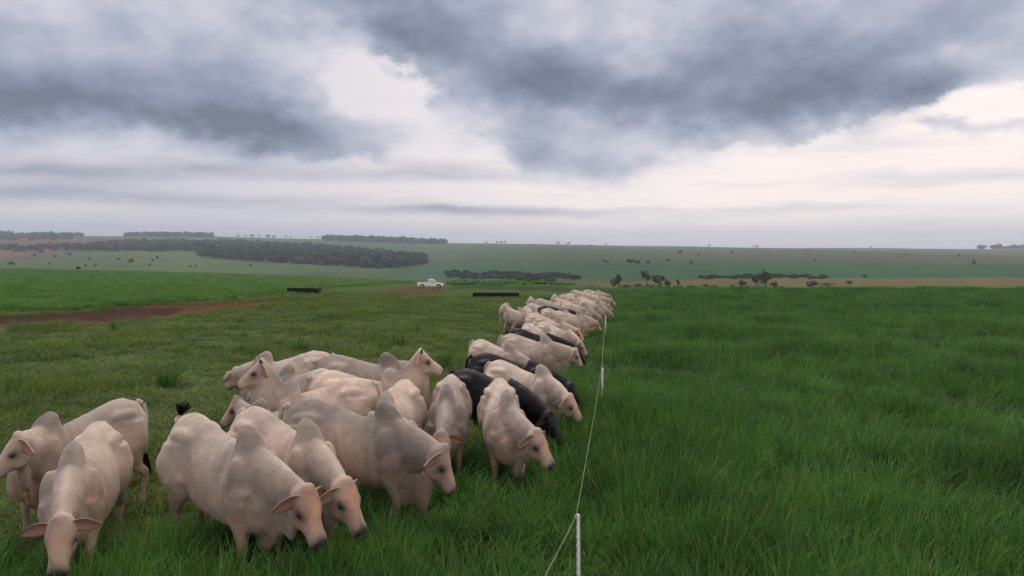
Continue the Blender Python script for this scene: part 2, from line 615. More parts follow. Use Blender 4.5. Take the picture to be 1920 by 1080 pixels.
def cow_body(q, voxel, fat=1.0, legs=0, seed=0, ear_droop=.35, hump=1.0, lap=1.25):
    r_ = np.random.default_rng(seed)
    N0, n, P, h, hs, hu = cow_frame(q)
    Y = np.array([0, 1.0, 0])
    Z = np.array([0, 0, 1.0])
    parts = []
    T = smooth_path(TRUNK, 34)
    rings = []
    for x, zt, zb, hw, zm in T:
        rings.append(lower_front(sring(np.array([x, 0, zm]), Y, Z, hw * fat, zt - zm, zm - zb, 26, float(np.interp(x, [-.8, -.5, -.2, .2, .5], [1.75, 1.52, 1.58, 1.72, 1.8])), 2.25)))
    parts.append(loft(rings))
    # hump, leaning back, and the crest in front of it
    hp_ = []
    for t in np.linspace(0, 1, 9):
        z = 1.08 + (.50 if hump > .5 else .30) * t
        x = .46 - .11 * t ** 1.3
        w = (1 - t ** 5) ** .5
        hp_.append(sring(np.array([x, 0, z]), Y, np.array([1.0, 0, 0]), max((.13 - .02 * t) * w, .02), max((.25 - .085 * t) * w, .03), max((.19 - .03 * t) * w, .03), 16))
    V, f = loft(hp_)
    parts.append((lower_front(V), f))
    # hooks and pin bones, shoulder blades, last ribs
    for s in (-1, 1):
        parts.append(ellipsoid((-.50, s * .15, 1.27), (.19, .09, .09)))
        parts.append(ellipsoid((-.76, s * .10, 1.20), (.10, .06, .09)))
        V, f = ellipsoid((.44, s * .175 * fat, 1.06), (.13, .085, .27))
        parts.append((lower_front(V), f))
        V, f = ellipsoid((.45, s * .185 * fat, .88), (.15, .09, .17))
        parts.append((lower_front(V), f))
    # neck
    b0 = N0 + np.array([-.24, 0, .02])
    b1 = N0 + .12 * unit(n + np.array([1.0, 0, 0]))
    b3 = P - .105 * hu + .02 * h
    b2 = N0 + .52 * n - .03 * Z
    ts = np.linspace(0, 1, 16)[:, None]
    cv = (1 - ts) ** 3 * b0 + 3 * ts * (1 - ts) ** 2 * b1 + 3 * ts ** 2 * (1 - ts) * b2 + ts ** 3 * b3
    rings = []
    frames = []
    for i, c in enumerate(cv):
        tg = unit(cv[min(i + 1, 15)] - cv[max(i - 1, 0)])
        s_ = unit(np.cross(Z, tg))
        u_ = np.cross(tg, s_)
        t = i / 15
        hh = .255 * (1 - t) ** 1.1 + .132
        hw = .120 * (1 - t) ** 1.3 + .074
        frames.append((c, tg, s_, u_, hh, hw))
        rings.append(sring(c, s_, u_, hw, hh * .92, hh * 1.15, 20, 1.7, 1.8))
    parts.append(loft(rings))
    # dewlap: a loose fold from throat to brisket with a wavy hem
    dl = []
    ph = r_.uniform(0, 6)
    for i in range(15, -1, -1):
        c, tg, s_, u_, hh, hw = frames[i]
        t = i / 15
        low = c - u_ * hh * .9
        dep = lap * (.07 + .25 * math.sin(min(1, (1 - t) * 1.35) * math.pi * .60)) * (1 + .22 * math.sin(9 * t + ph) + .1 * math.sin(19 * t + ph))
        dn = unit(-u_ * .4 - Z * .9)
        dl.append(sring(low + dn * dep * .35 + s_ * .012 * math.sin(13 * t + ph), s_, -dn, .042, .11, dep * .65, 14, 2, 1.7))
    for k, (x, z, dp) in enumerate(((.50, .60, .17), (.36, .56, .13), (.2, .52, .07))):
        dl.append(sring(np.array([x, 0, z - dp * .3]), Y, Z, .04, .12, dp * .7, 14))
    # keep it ordered: throat -> brisket -> between the forelegs
    dl = [d for k, d in enumerate(dl) if k not in (13, 14, 15)]
    parts.append(loft(dl))
    # head
    HD = np.array([[-.075, -.10, .06, .06, .06], [-.045, -.095, .098, .088, .09], [.02, -.10, .124, .108, .12], [.09, -.11, .134, .116, .155],
                   [.15, -.12, .128, .116, .175], [.215, -.115, .104, .104, .165], [.28, -.10, .086, .090, .130], [.335, -.09, .081, .078, .098],
                   [.385, -.088, .089, .072, .082], [.425, -.088, .092, .064, .074], [.46, -.088, .076, .048, .056], [.475, -.088, .045, .027, .03]])
    rings = [sring(P + h * s + hu * o, hs, hu, w, a_, b_, 18, 2.5, 1.85) for s, o, w, a_, b_ in smooth_path(HD, 26)]
    parts.append(loft(rings))
    Rm = np.stack([h, hs, hu], 1)
    for s in (-1, 1):
        parts.append(ellipsoid(P + h * .148 + hs * s * .106 - hu * .050, (.055, .030, .026), Rm))
        parts.append(ellipsoid(P + h * .165 + hs * s * .075 - hu * .20, (.10, .04, .06), Rm))
        parts.append(ellipsoid(P + h * .437 + hs * s * .05 - hu * .048, (.03, .022, .020), Rm))
    parts.append(ellipsoid(P - h * .03 - hu * .01, (.06, .075, .04), Rm))
    # legs
    lp = LEGPOSE[legs % 4]
    for k, s in enumerate((-1, 1)):
        d = lp[k]
        pts = np.array([[.50, s * .17, 1.02], [.47, s * .205, .86], [.44 + d * .2, s * .20, .71], [.47 + d * .6, s * .185, .56], [.50 + d * .9, s * .175, .42], [.495 + d, s * .17, .36], [.49 + d, s * .17, .22], [.49 + d, s * .17, .12], [.52 + d, s * .17, .05], [.545 + d, s * .17, 0.0]])
        rd = [(.15, .085), (.145, .085), (.11, .075), (.072, .058), (.058, .052), (.05, .046), (.036, .034), (.046, .042), (.05, .048), (.062, .056)]
        V, f = tube(pts, rd, 14)
        V = np.array(V)
        u = np.clip((V[:, 2] - .5) / .5, 0, 1)
        V[:, 2] -= .08 * u
        parts.append((V, f))
    for k, s in enumerate((-1, 1)):
        d = lp[2 + k]
        pts = np.array([[-.55, s * .16, 1.20], [-.55, s * .19, 1.02], [-.50, s * .215, .86], [-.53 + d * .2, s * .205, .72], [-.62 + d * .4, s * .19, .60], [-.70 + d * .8, s * .18, .50], [-.70 + d, s * .175, .42], [-.675 + d, s * .17, .25], [-.66 + d, s * .17, .13], [-.63 + d, s * .17, .05], [-.60 + d, s * .17, 0.0]])
        rd = [(.20, .12), (.235, .125), (.20, .115), (.145, .09), (.088, .065), (.068, .05), (.058, .044), (.038, .035), (.048, .044), (.05, .048), (.062, .056)]
        parts.append(tube(pts, rd, 14))
    V, f = [], []
    off = 0
    for v_, f_ in parts:
        V.append(v_)
        f += [tuple(int(i) + off for i in t) for t in f_]
        off += len(v_)
    V = np.concatenate(V)
    me = bpy.data.meshes.new('zebu_tmp')
    me.from_pydata([tuple(v) for v in V], [], f)
    ob = bpy.data.objects.new('zebu_tmp', me)
    C.objects.link(ob)
    rm = ob.modifiers.new('r', 'REMESH')
    rm.mode = 'VOXEL'
    rm.voxel_size = voxel
    sm = ob.modifiers.new('s', 'SMOOTH')
    sm.factor = .5
    sm.iterations = int(round(.22 / voxel))
    dg = bpy.context.evaluated_depsgraph_get()
    ev = ob.evaluated_get(dg)
    out = bpy.data.meshes.new_from_object(ev)
    bpy.data.objects.remove(ob)
    bpy.data.meshes.remove(me)
    nv = len(out.vertices)
    co = np.empty(nv * 3, np.float32)
    out.vertices.foreach_get('co', co)
    no = np.empty(nv * 3, np.float32)
    out.vertices.foreach_get('normal', no)
    co = co.reshape(-1, 3).astype(float)
    no = no.reshape(-1, 3).astype(float)
    # loose skin: folds over the neck and dewlap, ribs and muscle on the sides
    cvn = np.array([f_[0] for f_ in frames])
    dn_ = np.linalg.norm(co[:, None] - cvn[None], axis=-1)
    ti = dn_.argmin(1) / 15
    nk = np.clip((.42 - dn_.min(1)) / .2, 0, 1) * np.clip((ti - .12) * 6, 0, 1) * np.clip((.97 - ti) * 8, 0, 1)
    if voxel < .03:
        p1, p2 = r_.uniform(0, 6, 2)
        wv = co + .06 * np.stack([np.sin(co @ r_.normal(size=3) * 7 + k) for k in range(3)], 1)
        gx = unit(r_.normal(size=3) * np.array([1, .3, 1]) + np.array([.6, 0, 0]))
        fold = np.sin(wv @ gx * 52 + p1) * .45 * np.clip(np.sin(wv @ r_.normal(size=3) * 9), 0, 1) + np.sin(ti * 15 - wv[:, 2] * 24 + p2) * .55
        co += no * (nk * fold * .013 * np.clip((1.12 - co[:, 2]) * 3, .15, 1))[:, None]
        side_ = np.clip(np.abs(no[:, 1]) * 1.3, 0, 1)
        rib = np.clip((co[:, 0] + .35) * 5, 0, 1) * np.clip((.32 - co[:, 0]) * 5, 0, 1) * np.clip((co[:, 2] - .7) * 4, 0, 1) * side_
        co += no * (rib * np.sin(co[:, 0] * 62 + (co[:, 2] - 1) * 20) * .0034)[:, None]
        for (gx_, gz_, sx, sz, am) in ((-.38, 1.14, .12, .14, -.016), (.21, .95, .045, .30, -.034), (.44, .98, .10, .22, .020), (-.02, .75, .25, .16, .012), (-.66, .98, .13, .22, .030), (-.50, 1.02, .035, .25, -.014), (-.15, 1.26, .25, .06, -.008), (-.54, 1.30, .07, .06, .008), (-.30, .72, .07, .22, -.012), (.36, .72, .05, .12, -.015)):
            w = np.exp(-((co[:, 0] - gx_) / sx) ** 2 - ((co[:, 2] - gz_) / sz) ** 2) * side_
            co += no * (am * w)[:, None]
        lum = sum(np.sin(co @ r_.normal(size=3) * s_ + r_.uniform(0, 6)) * a_ for s_, a_ in ((6, .008), (10, .006), (18, .003), (27, .003)))
        bodym = np.clip((co[:, 2] - .35) * 4, 0, 1) * np.clip((dn_.min(1)), .2, 1)
        co += no * (lum * bodym)[:, None]
    out.vertices.foreach_set('co', co.astype(np.float32).ravel())
    # ears grow out of the head, cupped leaves hanging outwards
    bm_ = bmesh.new()
    bm_.from_mesh(out)
    nbody = len(bm_.verts)
    nl, nw = (9, 7) if voxel < .03 else (5, 5)
    earmask = []
    for s in (-1, 1):
        base = P + h * .035 + hs * s * .105 - hu * .05
        dro = ear_droop + r_.uniform(-.12, .18)
        ax = unit(hs * s * 1.0 - hu * (dro * .8) - h * .12 - Z * .1)
        fw = unit(h * .55 + hu * .75 - ax * np.dot(h * .55 + hu * .75, ax))       # the hollow faces forwards
        acr = np.cross(ax, fw)
        grid = [[None] * nw for _ in range(nl)]
        back = [[None] * nw for _ in range(nl)]
        for i in range(nl):
            t = i / (nl - 1)
            w = .064 * (math.sin(math.pi * min(1, t * .86 + .12)) ** .75) * (1 - .25 * t) + .006
            for j in range(nw):
                v = j / (nw - 1) * 2 - 1
                cup = (1 - v * v) * .038 * (1 - .55 * t)
                p = base + ax * (.245 * t - .02) + acr * v * w - fw * cup - Z * .035 * t * t
                grid[i][j] = bm_.verts.new(p)
                back[i][j] = bm_.verts.new(p - fw * (.012 + .004 * (1 - v * v)))
                earmask += [2, 1]
        for i in range(nl - 1):
            for j in range(nw - 1):
                bm_.faces.new((grid[i][j], grid[i][j + 1], grid[i + 1][j + 1], grid[i + 1][j]))
                bm_.faces.new((back[i][j], back[i + 1][j], back[i + 1][j + 1], back[i][j + 1]))
        ring = [(i, 0) for i in range(nl)] + [(nl - 1, j) for j in range(1, nw)] + [(i, nw - 1) for i in range(nl - 2, -1, -1)]
        for a_, b_ in zip(ring, ring[1:]):
            bm_.faces.new((grid[a_[0]][a_[1]], grid[b_[0]][b_[1]], back[b_[0]][b_[1]], back[a_[0]][a_[1]]))
    bmesh.ops.recalc_face_normals(bm_, faces=[f_ for f_ in bm_.faces if f_.verts[0].index >= nbody or f_.verts[0].index == -1])
    bm_.to_mesh(out)
    bm_.free()
    em = np.concatenate([np.zeros(nbody, int), np.array(earmask)])
    co = np.concatenate([co, np.empty((0, 3))])
    allco = np.empty(len(out.vertices) * 3, np.float32)
    out.vertices.foreach_get('co', allco)
    out.polygons.foreach_set('use_smooth', np.ones(len(out.polygons), bool))
    return out, allco.reshape(-1, 3).astype(float), em, (N0, n, P, h, hs, hu, cvn)


def cow_coat(co, em, fr, kind, grey=.3, tan=.3, seed=0, face=.3):
    r_ = np.random.default_rng(seed + 50)
    N0, n, P, h, hs, hu, cvn = fr
    nv = len(co)
    d = lambda p, r: np.exp(-(np.linalg.norm(co - np.asarray(p), axis=1) / r) ** 2)[:, None]
    def ns(s):
        w = co + .25 * np.stack([np.sin(co @ r_.normal(size=3) * s * .5 + r_.uniform(0, 6)) for _ in range(3)], 1) * 3 / s
        return (sum(np.sin(w @ unit(r_.normal(size=3)) * s * r_.uniform(.7, 2.2) + r_.uniform(0, 6)) for k in range(9)) / 4)[:, None]
    if kind == 'black':
        c = np.tile([.008, .008, .009], (nv, 1)) * (1 + .25 * ns(9))
        c = c + d(P + h * .55 - hu * .07, .09) * .012
        c = c * (1 - (em == 2)[:, None]) + np.array([.03, .024, .024]) * (em == 2)[:, None]
        return np.clip(c, .003, 1)
    cream = np.array([.62, .50, .405])
    greyc = np.array([.235, .203, .178])
    tanc = np.array([.42, .27, .185])
    pinkc = np.array([.56, .30, .21])
    c = np.tile(cream, (nv, 1)).astype(float)
    mix = lambda c, col, f: c * (1 - np.clip(f, 0, 1)) + np.asarray(col) * np.clip(f, 0, 1)
    Z_ = co[:, 2:3]
    X_ = co[:, 0:1]
    c = mix(c, greyc, grey * (.6 + .5 * ns(4)) + .06 + .14 * ns(7))
    c = mix(c, tanc, (.38 + tan) * np.clip((1.26 - Z_) * 1.7, 0, 1) * (.8 + .4 * ns(5)))  # tan of the lower coat, strengthened to paint shade below a lit back
    c = mix(c, greyc, .8 * np.clip(ns(6) - .15, 0, 1) * np.clip((1.3 - Z_) * 2, 0, 1))
    hump = np.array([.38, 0, 1.38])
    c = mix(c, greyc * .85, (.38 + .5 * grey) * d(hump, .17) * (1 + .5 * ns(8)))
    c = mix(c, greyc, (.22 + .4 * grey) * d((.45, 0, 1.0), .36) * (1 + .8 * ns(6)))
    dneck = np.linalg.norm(co[:, None] - cvn[None], axis=-1).min(1)[:, None]
    c = mix(c, greyc, (.16 + .35 * grey) * np.exp(-(dneck / .3) ** 2) * (1 + .8 * ns(7)) * (X_ > .3))
    c = mix(c, greyc * .9, .4 * np.exp(-(co[:, 1:2] / .05) ** 2) * np.clip((Z_ - 1.25) * 8, 0, 1) * (1 + ns(10)) * .5)
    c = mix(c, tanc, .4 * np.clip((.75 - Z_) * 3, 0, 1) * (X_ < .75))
    # mud and dung on hindquarters and legs, dusty flanks
    dirt = np.clip(ns(11) * .8 + ns(23) * .5 - .1, 0, 1)
    c = mix(c, (.13, .095, .065), .55 * dirt * np.exp(-((X_ + .72) / .22) ** 2 - ((Z_ - .85) / .3) ** 2))
    c = mix(c, (.16, .115, .08), .6 * np.clip(dirt + .25, 0, 1) * np.clip((.62 - Z_) * 3, 0, 1))
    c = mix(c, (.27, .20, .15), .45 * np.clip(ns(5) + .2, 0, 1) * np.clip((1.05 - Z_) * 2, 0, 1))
    c = mix(c, (.33, .265, .23), .30 * np.clip(ns(3.2) + .1, 0, 1))
    wdg = np.exp(-(co[:, 1:2] / .075) ** 2) * np.exp(-((X_ - .47) / .15) ** 2) * np.clip((Z_ - 1.0) * 5, 0, 1)
    c = mix(c, (.17, .145, .135), (.55 + .35 * grey) * wdg * (1 + .4 * ns(9)))
    # head
    c = mix(c, tanc, face * 1.0 * d(P + h * .22 - hu * .08, .24))
    c = mix(c, pinkc, face * 1.25 * d(P + h * .10 - hu * .0, .14) * (1 + .4 * ns(20)))
    c = mix(c, pinkc * .8, face * .6 * d(P + h * .34 - hu * .03, .10))
    c = mix(c, (.60, .47, .40), .5 * d(P + h * .38 - hu * .08, .09))
    c = mix(c, (.04, .033, .032), 1.6 * d(P + h * .485 - hu * .052, .098))
    c = mix(c, (.16, .12, .10), .8 * d(P + h * .38 - hu * .155, .06) * .6)
    for s in (-1, 1):
        c = mix(c, (.06, .046, .042), 1.1 * d(P + h * .158 + hs * s * .124 - hu * .07, .055))
        c = mix(c, (.02, .017, .016), 1.5 * d(P + h * .458 + hs * s * .055 - hu * .05, .032))
        c = mix(c, greyc, .5 * d(P + h * .03 + hs * s * .12, .09))
    # ears: pink-brown hollow
    c = mix(c, pinkc * .5, .9 * (em == 2)[:, None])
    c = mix(c, greyc, .35 * (em == 1)[:, None])
    # hooves
    c = mix(c, (.05, .045, .04), np.clip((.075 - Z_) * 40, 0, 1))
    c = c * (1 + .05 * ns(16) + .04 * ns(30))
    return np.clip(c, .005, .9)


def hide_mat(name, rough, spec, sheen):
    m = bpy.data.materials.new(name)
    m.use_nodes = True
    nt = m.node_tree
    b = nt.nodes['Principled BSDF']
    n = NB(nt)
    at_ = n.new('ShaderNodeAttribute', attribute_name='tint').outputs['Color']
    obc = n.new('ShaderNodeTexCoord').outputs['Object']
    hair = n.noise(n.vm('MULTIPLY', obc, (60, 60, 22)), 1.0, 4, .6)
    mot = n.noise(obc, 9.0, 6, .65)
    big = n.noise(obc, 3.0, 4, .6)
    k = n.m('ADD', n.m('MULTIPLY', n.m('SUBTRACT', hair, .5), .30), n.m('ADD', n.m('MULTIPLY', n.m('SUBTRACT', mot, .5), .55), n.m('MULTIPLY_ADD', n.m('SUBTRACT', big, .5), .75, 1.0)))
    rnd = n.new('ShaderNodeObjectInfo').outputs['Random']
    k = n.m('MULTIPLY', k, n.m('MULTIPLY_ADD', rnd, .16, .92))
    sc = n.vm('SCALE', at_)
    n.put(sc.node.inputs['Scale'], k)
    nt.links.new(sc, b.inputs['Base Color'])
    b.inputs['Roughness'].default_value = rough
    b.inputs['Specular IOR Level'].default_value = spec
    b.inputs['Sheen Weight'].default_value = sheen
    bm_ = n.new('ShaderNodeBump')
    bm_.inputs['Strength'].default_value = .6
    bm_.inputs['Distance'].default_value = .02
    nt.links.new(n.m('ADD', mot, n.m('MULTIPLY', hair, .4)), bm_.inputs['Height'])
    nt.links.new(bm_.outputs[0], b.inputs['Normal'])
    return m


def plain(name, col, rough=.6, spec=.3, metal=0.0, var=.25, scale=30):
    m = bpy.data.materials.new(name)
    m.use_nodes = True
    nt = m.node_tree
    b = nt.nodes['Principled BSDF']
    n = NB(nt)
    f1 = n.noise(n.new('ShaderNodeTexCoord').outputs['Object'], scale, 4, .6)
    sc = n.vm('SCALE', (*col,))
    n.put(sc.node.inputs['Scale'], n.m('MULTIPLY_ADD', n.m('SUBTRACT', f1, .5), var * 2, 1.0))
    nt.links.new(sc, b.inputs['Base Color'])
    b.inputs['Roughness'].default_value = rough
    b.inputs['Specular IOR Level'].default_value = spec
    b.inputs['Metallic'].default_value = metal
    return m


M_hide = hide_mat('zebu_hide', .75, .18, .15)
M_black = hide_mat('black_hide', .48, .20, 0)
M_eye = plain('dark_eye', (.008, .006, .005), .12, .6, var=.1)
M_horn = plain('horn_black', (.03, .026, .023), .45, .4)
M_tuft = plain('tail_hair_black', (.008, .008, .009), .7, .2)
M_tuftw = plain('tail_hair_pale', (.30, .24, .20), .7, .2)


def cow_small(par, q, fr, kind, hidem, tail_up=False, seed=0, detail=True, horn=.02):
    N0, n, P, h, hs, hu, cvn = fr
    r_ = np.random.default_rng(seed + 9)
    if detail:
        for s in (-1, 1):
            V, f = ellipsoid(P + h * .158 + hs * s * .120 - hu * .073, (.024, .013, .018), np.stack([h, hs, hu], 1), 7)
            link('eye', mesh_of('eye', V, f), M_eye, par)
        L = horn
        for s in ((-1, 1) if horn > 0 else ()):
            p0 = P - h * .02 + hs * s * .085 - hu * .02
            ax = unit(hs * s * .7 + hu * .6 - h * .25)
            V, f = tube([p0, p0 + ax * L * .55, p0 + ax * L, p0 + ax * (L * 1.3) + hu * .01], [.021, .018, .013, .005], 8)
            link('horn', mesh_of('horn', V, f), M_horn, par)
    sw = r_.uniform(-.05, .05)
    if tail_up:
        path = [(-.78, 0, 1.38), (-.86, .0, 1.35), (-.90, .01, 1.36), (-.90, .02, 1.38), (-.88, .04, 1.41)]
        rad = [.036, .028, .022, .017, .014]
    else:
        path = [(-.80, 0, 1.40), (-.885, 0, 1.34), (-.925, sw * .3, 1.15), (-.92, sw * .7, .92), (-.90, sw, .68)]
        rad = [.04, .032, .026, .02, .015]
    pth = smooth_path(path, 14 if detail else 7)
    rr = np.interp(np.linspace(0, 1, len(pth)), np.linspace(0, 1, 5), rad)
    V, f = tube(pth, list(rr), 8 if detail else 5)
    me = mesh_of('tail', V, f)
    set_tint(me, np.tile([.011, .011, .013] if kind == 'black' else [.52, .43, .37], (len(V), 1)))
    tl = link('tail', me, hidem, par)
    e = pth[-1]
    dn = np.array([.1, .3, .9]) if tail_up else np.array([0, 0, -1.0])
    Vt, ft = [], []
    nst = (46 if tail_up else 26) if detail else 6
    Lh = .17 if tail_up else .30
    for k in range(nst):
        a = r_.uniform(0, 6.28)
        o = np.array([math.cos(a), math.sin(a), 0]) * r_.uniform(.004, .016)
        spread = unit(dn + np.array([math.cos(a), math.sin(a), r_.uniform(-.2, .2)]) * r_.uniform(.05, .6 if tail_up else .2))
        sd_ = unit(np.cross(spread, [math.sin(a), -math.cos(a), .3])) * .010
        b = len(Vt)
        p = e + o
        for t, w in ((0, .7), (.35, 1.1), (.7, .9), (1.0, .15)):
            c = p + spread * Lh * t * r_.uniform(.85, 1.1) + np.array([0, 0, -.04 * t * t if tail_up else 0])
            Vt += [c - sd_ * w, c + sd_ * w]
        for i in range(3):
            ft.append((b + 2 * i, b + 2 * i + 1, b + 2 * i + 3, b + 2 * i + 2))
    link('tail_tuft', mesh_of('tail_tuft', Vt, ft), M_tuft, tl)


def place_cow(name, label, q, kind='cream', voxel=.018, group='cattle grazing along the electric fence', grey=.3, tan=.3, face=.3, fat=1.0, legs=0, seed=0, tail_up=False, cat='cow', droop=.65, horn=0, lap=1.25):
    body, co, em, fr = cow_body(q, voxel, fat, legs, seed, droop, 0 if kind == 'black' else 1, lap)
    hm = M_black if kind == 'black' else M_hide
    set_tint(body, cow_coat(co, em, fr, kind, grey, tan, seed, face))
    body.name = name
    o = link(name, body, hm)
    tag(o, label, cat, group)
    o.location = (q[0], q[1], hz(q[0], q[1]) - .01)
    o.rotation_euler = (0, 0, q[2])
    o.scale = (q[7],) * 3
    cow_small(o, q, fr, kind, hm, tail_up, seed, voxel < .03, horn)
    return o

FIT = {
    'A': [-5.384, 9.177, -2.045, 0.771, 0.49, -0.333, -0.904, 1.014],
    'B': [-4.551, 7.842, -1.309, 0.174, -0.062, 0.094, -1.105, 1.004],
    'C': [-3.05, 7.874, -0.63, -0.052, 0.022, 0.063, -1.158, 1.099],
    'D': [-2.553, 8.345, -0.676, -0.271, 0.022, 0.174, -1.11, 1.086],
    'E': [-1.945, 9.136, -0.178, -0.537, 0.066, 0.024, -1.279, 1.086],
    'X1': [-3.179, 10.171, 2.741, -0.441, 0.437, 0.744, -0.975, 0.951],
    'F': [-2.959, 11.189, 3.363, -0.097, 1.22, 0.131, -0.706, 1.042],
    'G': [-4.376, 14.406, 3.244, -0.814, 0.065, -0.814, -0.85, 1.072],
    'H': [-3.659, 12.947, 2.528, 0.0, -0.1, 0.0, -0.85, 1.01],
    'I': [-2.737, 13.871, 0.355, 0.93, 0.208, 0.497, -0.944, 1.097],
    'J': [-2.362, 12.039, 0.277, 0.222, 1.074, -0.181, -0.685, 1.067],
    'L': [-1.698, 10.641, -1.681, 0.775, 0.216, 1.091, -0.843, 1.042],
    'M': [-0.979, 11.421, -1.552, -0.01, -0.087, 0.274, -1.039, 1.024],
    'N': [-0.124, 10.894, -1.444, 0.428, 0.075, 0.798, -0.997, 1.024],
    'O': [-0.306, 12.505, -0.516, -0.395, -0.102, -0.029, -1.072, 1.018],
    'P': [0.015, 14.763, -0.219, -0.458, -0.056, -0.054, -1.071, 1.045],
    'Q': [0.237, 13.769, -0.603, -0.469, 0.011, 0.179, -1.028, 1.0],
    'R': [0.51, 19.764, -0.264, -0.23, 0.13, 0.086, -1.153, 1.005],
    'R2': [-0.36, 18.165, -0.688, -0.0, -0.1, -0.0, -0.85, 0.999],
    'S': [0.691, 21.397, -0.234, -0.263, -0.015, -0.031, -1.059, 1.012],
    'T': [1.452, 24.144, -0.718, -0.386, -0.072, 0.274, -1.06, 0.992],
    'T2': [1.451, 27.621, -0.736, 0.043, 0.051, 0.298, -1.049, 0.993],
    'T3': [2.478, 31.458, 0.228, 0.219, -0.089, -0.402, -1.048, 0.992],
    'T4': [2.046, 33.061, -0.583, 0.0, -0.1, 0.0, -0.85, 0.997],
    'U': [0.862, 23.563, -0.961, -0.0, -0.1, -0.0, -0.85, 0.997],
}
COWS = [
    ('tan-grey zebu cow beside the head-on steer, its muzzle cut off by the frame', 'A', dict(grey=0.6, tan=0.75, face=0.3, voxel=0.018, legs=0)),
    ('cream zebu steer facing the camera with both ears held straight out', 'B', dict(grey=0.22, tan=0.6, face=0.25, droop=0.15, fat=1.05, voxel=0.018, legs=1)),
    ('big cream zebu steer, pink forehead, black tail tuft flicked up, grazing in front', 'C', dict(grey=0.34, tan=0.5, face=0.78, tail_up=True, fat=1.0, voxel=0.018, legs=2)),
    ('pale zebu steer grazing shoulder to shoulder behind the pink-faced steer, tall sloping hump', 'D', dict(grey=0.1, tan=0.25, face=0.78, voxel=0.018, legs=3)),
    ('large brownish grey zebu bull with a hanging wavy dewlap, seen from the side', 'E', dict(grey=0.95, tan=0.7, face=0.25, fat=1.0, lap=1.7, voxel=0.018, legs=4)),
    ('brown-faced zebu cow lowering its head behind the rump of the pale steer', 'X1', dict(grey=0.5, tan=0.6, face=0.6, voxel=0.025, legs=5)),
    ('zebu cow with black nose and raised head staring past the bunch', 'F', dict(grey=0.28, tan=0.55, face=0.3, horn=0.06, voxel=0.018, legs=6)),
    ('pale zebu cow standing behind the raised head with black nose, hump showing above it', 'G', dict(grey=0.25, tan=0.5, voxel=0.025, legs=7)),
    ('slate grey zebu cow wedged behind the neck of the raised head with black nose', 'H', dict(grey=0.85, tan=0.2, voxel=0.025, legs=8)),
    ('dark grey zebu cow at the back of the bunch, dark hump against the pasture', 'I', dict(grey=1.0, tan=0.3, voxel=0.025, legs=9)),
    ('pinkish tan zebu cow with raised head and horns, looking over the grey back beside it', 'J', dict(grey=0.1, tan=0.8, face=0.35, horn=0.07, voxel=0.018, legs=10)),
    ('pinkish zebu steer with head down hidden behind the large grey bull shoulder', 'L', dict(grey=0.06, tan=0.45, face=0.6, voxel=0.02, legs=11)),
    ('grey zebu steer seen head-on with a dark hump, between pink steer and pale steer', 'M', dict(grey=0.85, tan=0.3, face=0.2, voxel=0.02, legs=12)),
    ('pale zebu steer with pink ears turning its head to the fence before the black cattle', 'N', dict(grey=0.24, tan=0.55, face=0.45, fat=1.03, voxel=0.018, legs=13)),
    ('black steer with its body behind the pale pink-eared steer, nearest of the black cattle', 'O', dict(kind='black', voxel=0.022, legs=14)),
    ('black steer whose long back runs behind the white steer with a tall rounded hump', 'P', dict(kind='black', voxel=0.025, legs=15)),
    ('white zebu steer with tall rounded hump squeezed between two black steers', 'Q', dict(grey=0.06, tan=0.25, face=0.5, voxel=0.02, legs=16)),
    ('pale zebu steer seen from the side, head down, just past the black backs', 'R', dict(grey=0.08, tan=0.4, face=0.3, voxel=0.025, legs=17)),
    ('pale zebu steer half hidden by black backs, only rump and hump showing', 'R2', dict(grey=0.2, tan=0.3, voxel=0.025, legs=18)),
    ('black steer behind the pale side-on steer, farther black back in the row', 'S', dict(kind='black', voxel=0.025, legs=19)),
    ('pale zebu steer with dark hump facing the fence behind the farther black back', 'T', dict(grey=0.15, tan=0.4, voxel=0.025, legs=20)),
    ('pale zebu cow with brown face pushed out beside the dark-humped steer', 'T2', dict(grey=0.12, tan=0.5, face=0.6, voxel=0.025, legs=21)),
    ('pale zebu steer reaching its head to the fence by the third white post', 'T3', dict(grey=0.3, tan=0.3, voxel=0.025, legs=22)),
    ('cream zebu steer with rounded rump in the middle of the row', 'T4', dict(grey=0.1, tan=0.35, voxel=0.025, legs=23)),
    ('pale zebu cow with only its rounded back above the farther black steer', 'U', dict(grey=0.08, tan=0.2, voxel=0.025, legs=24)),
]
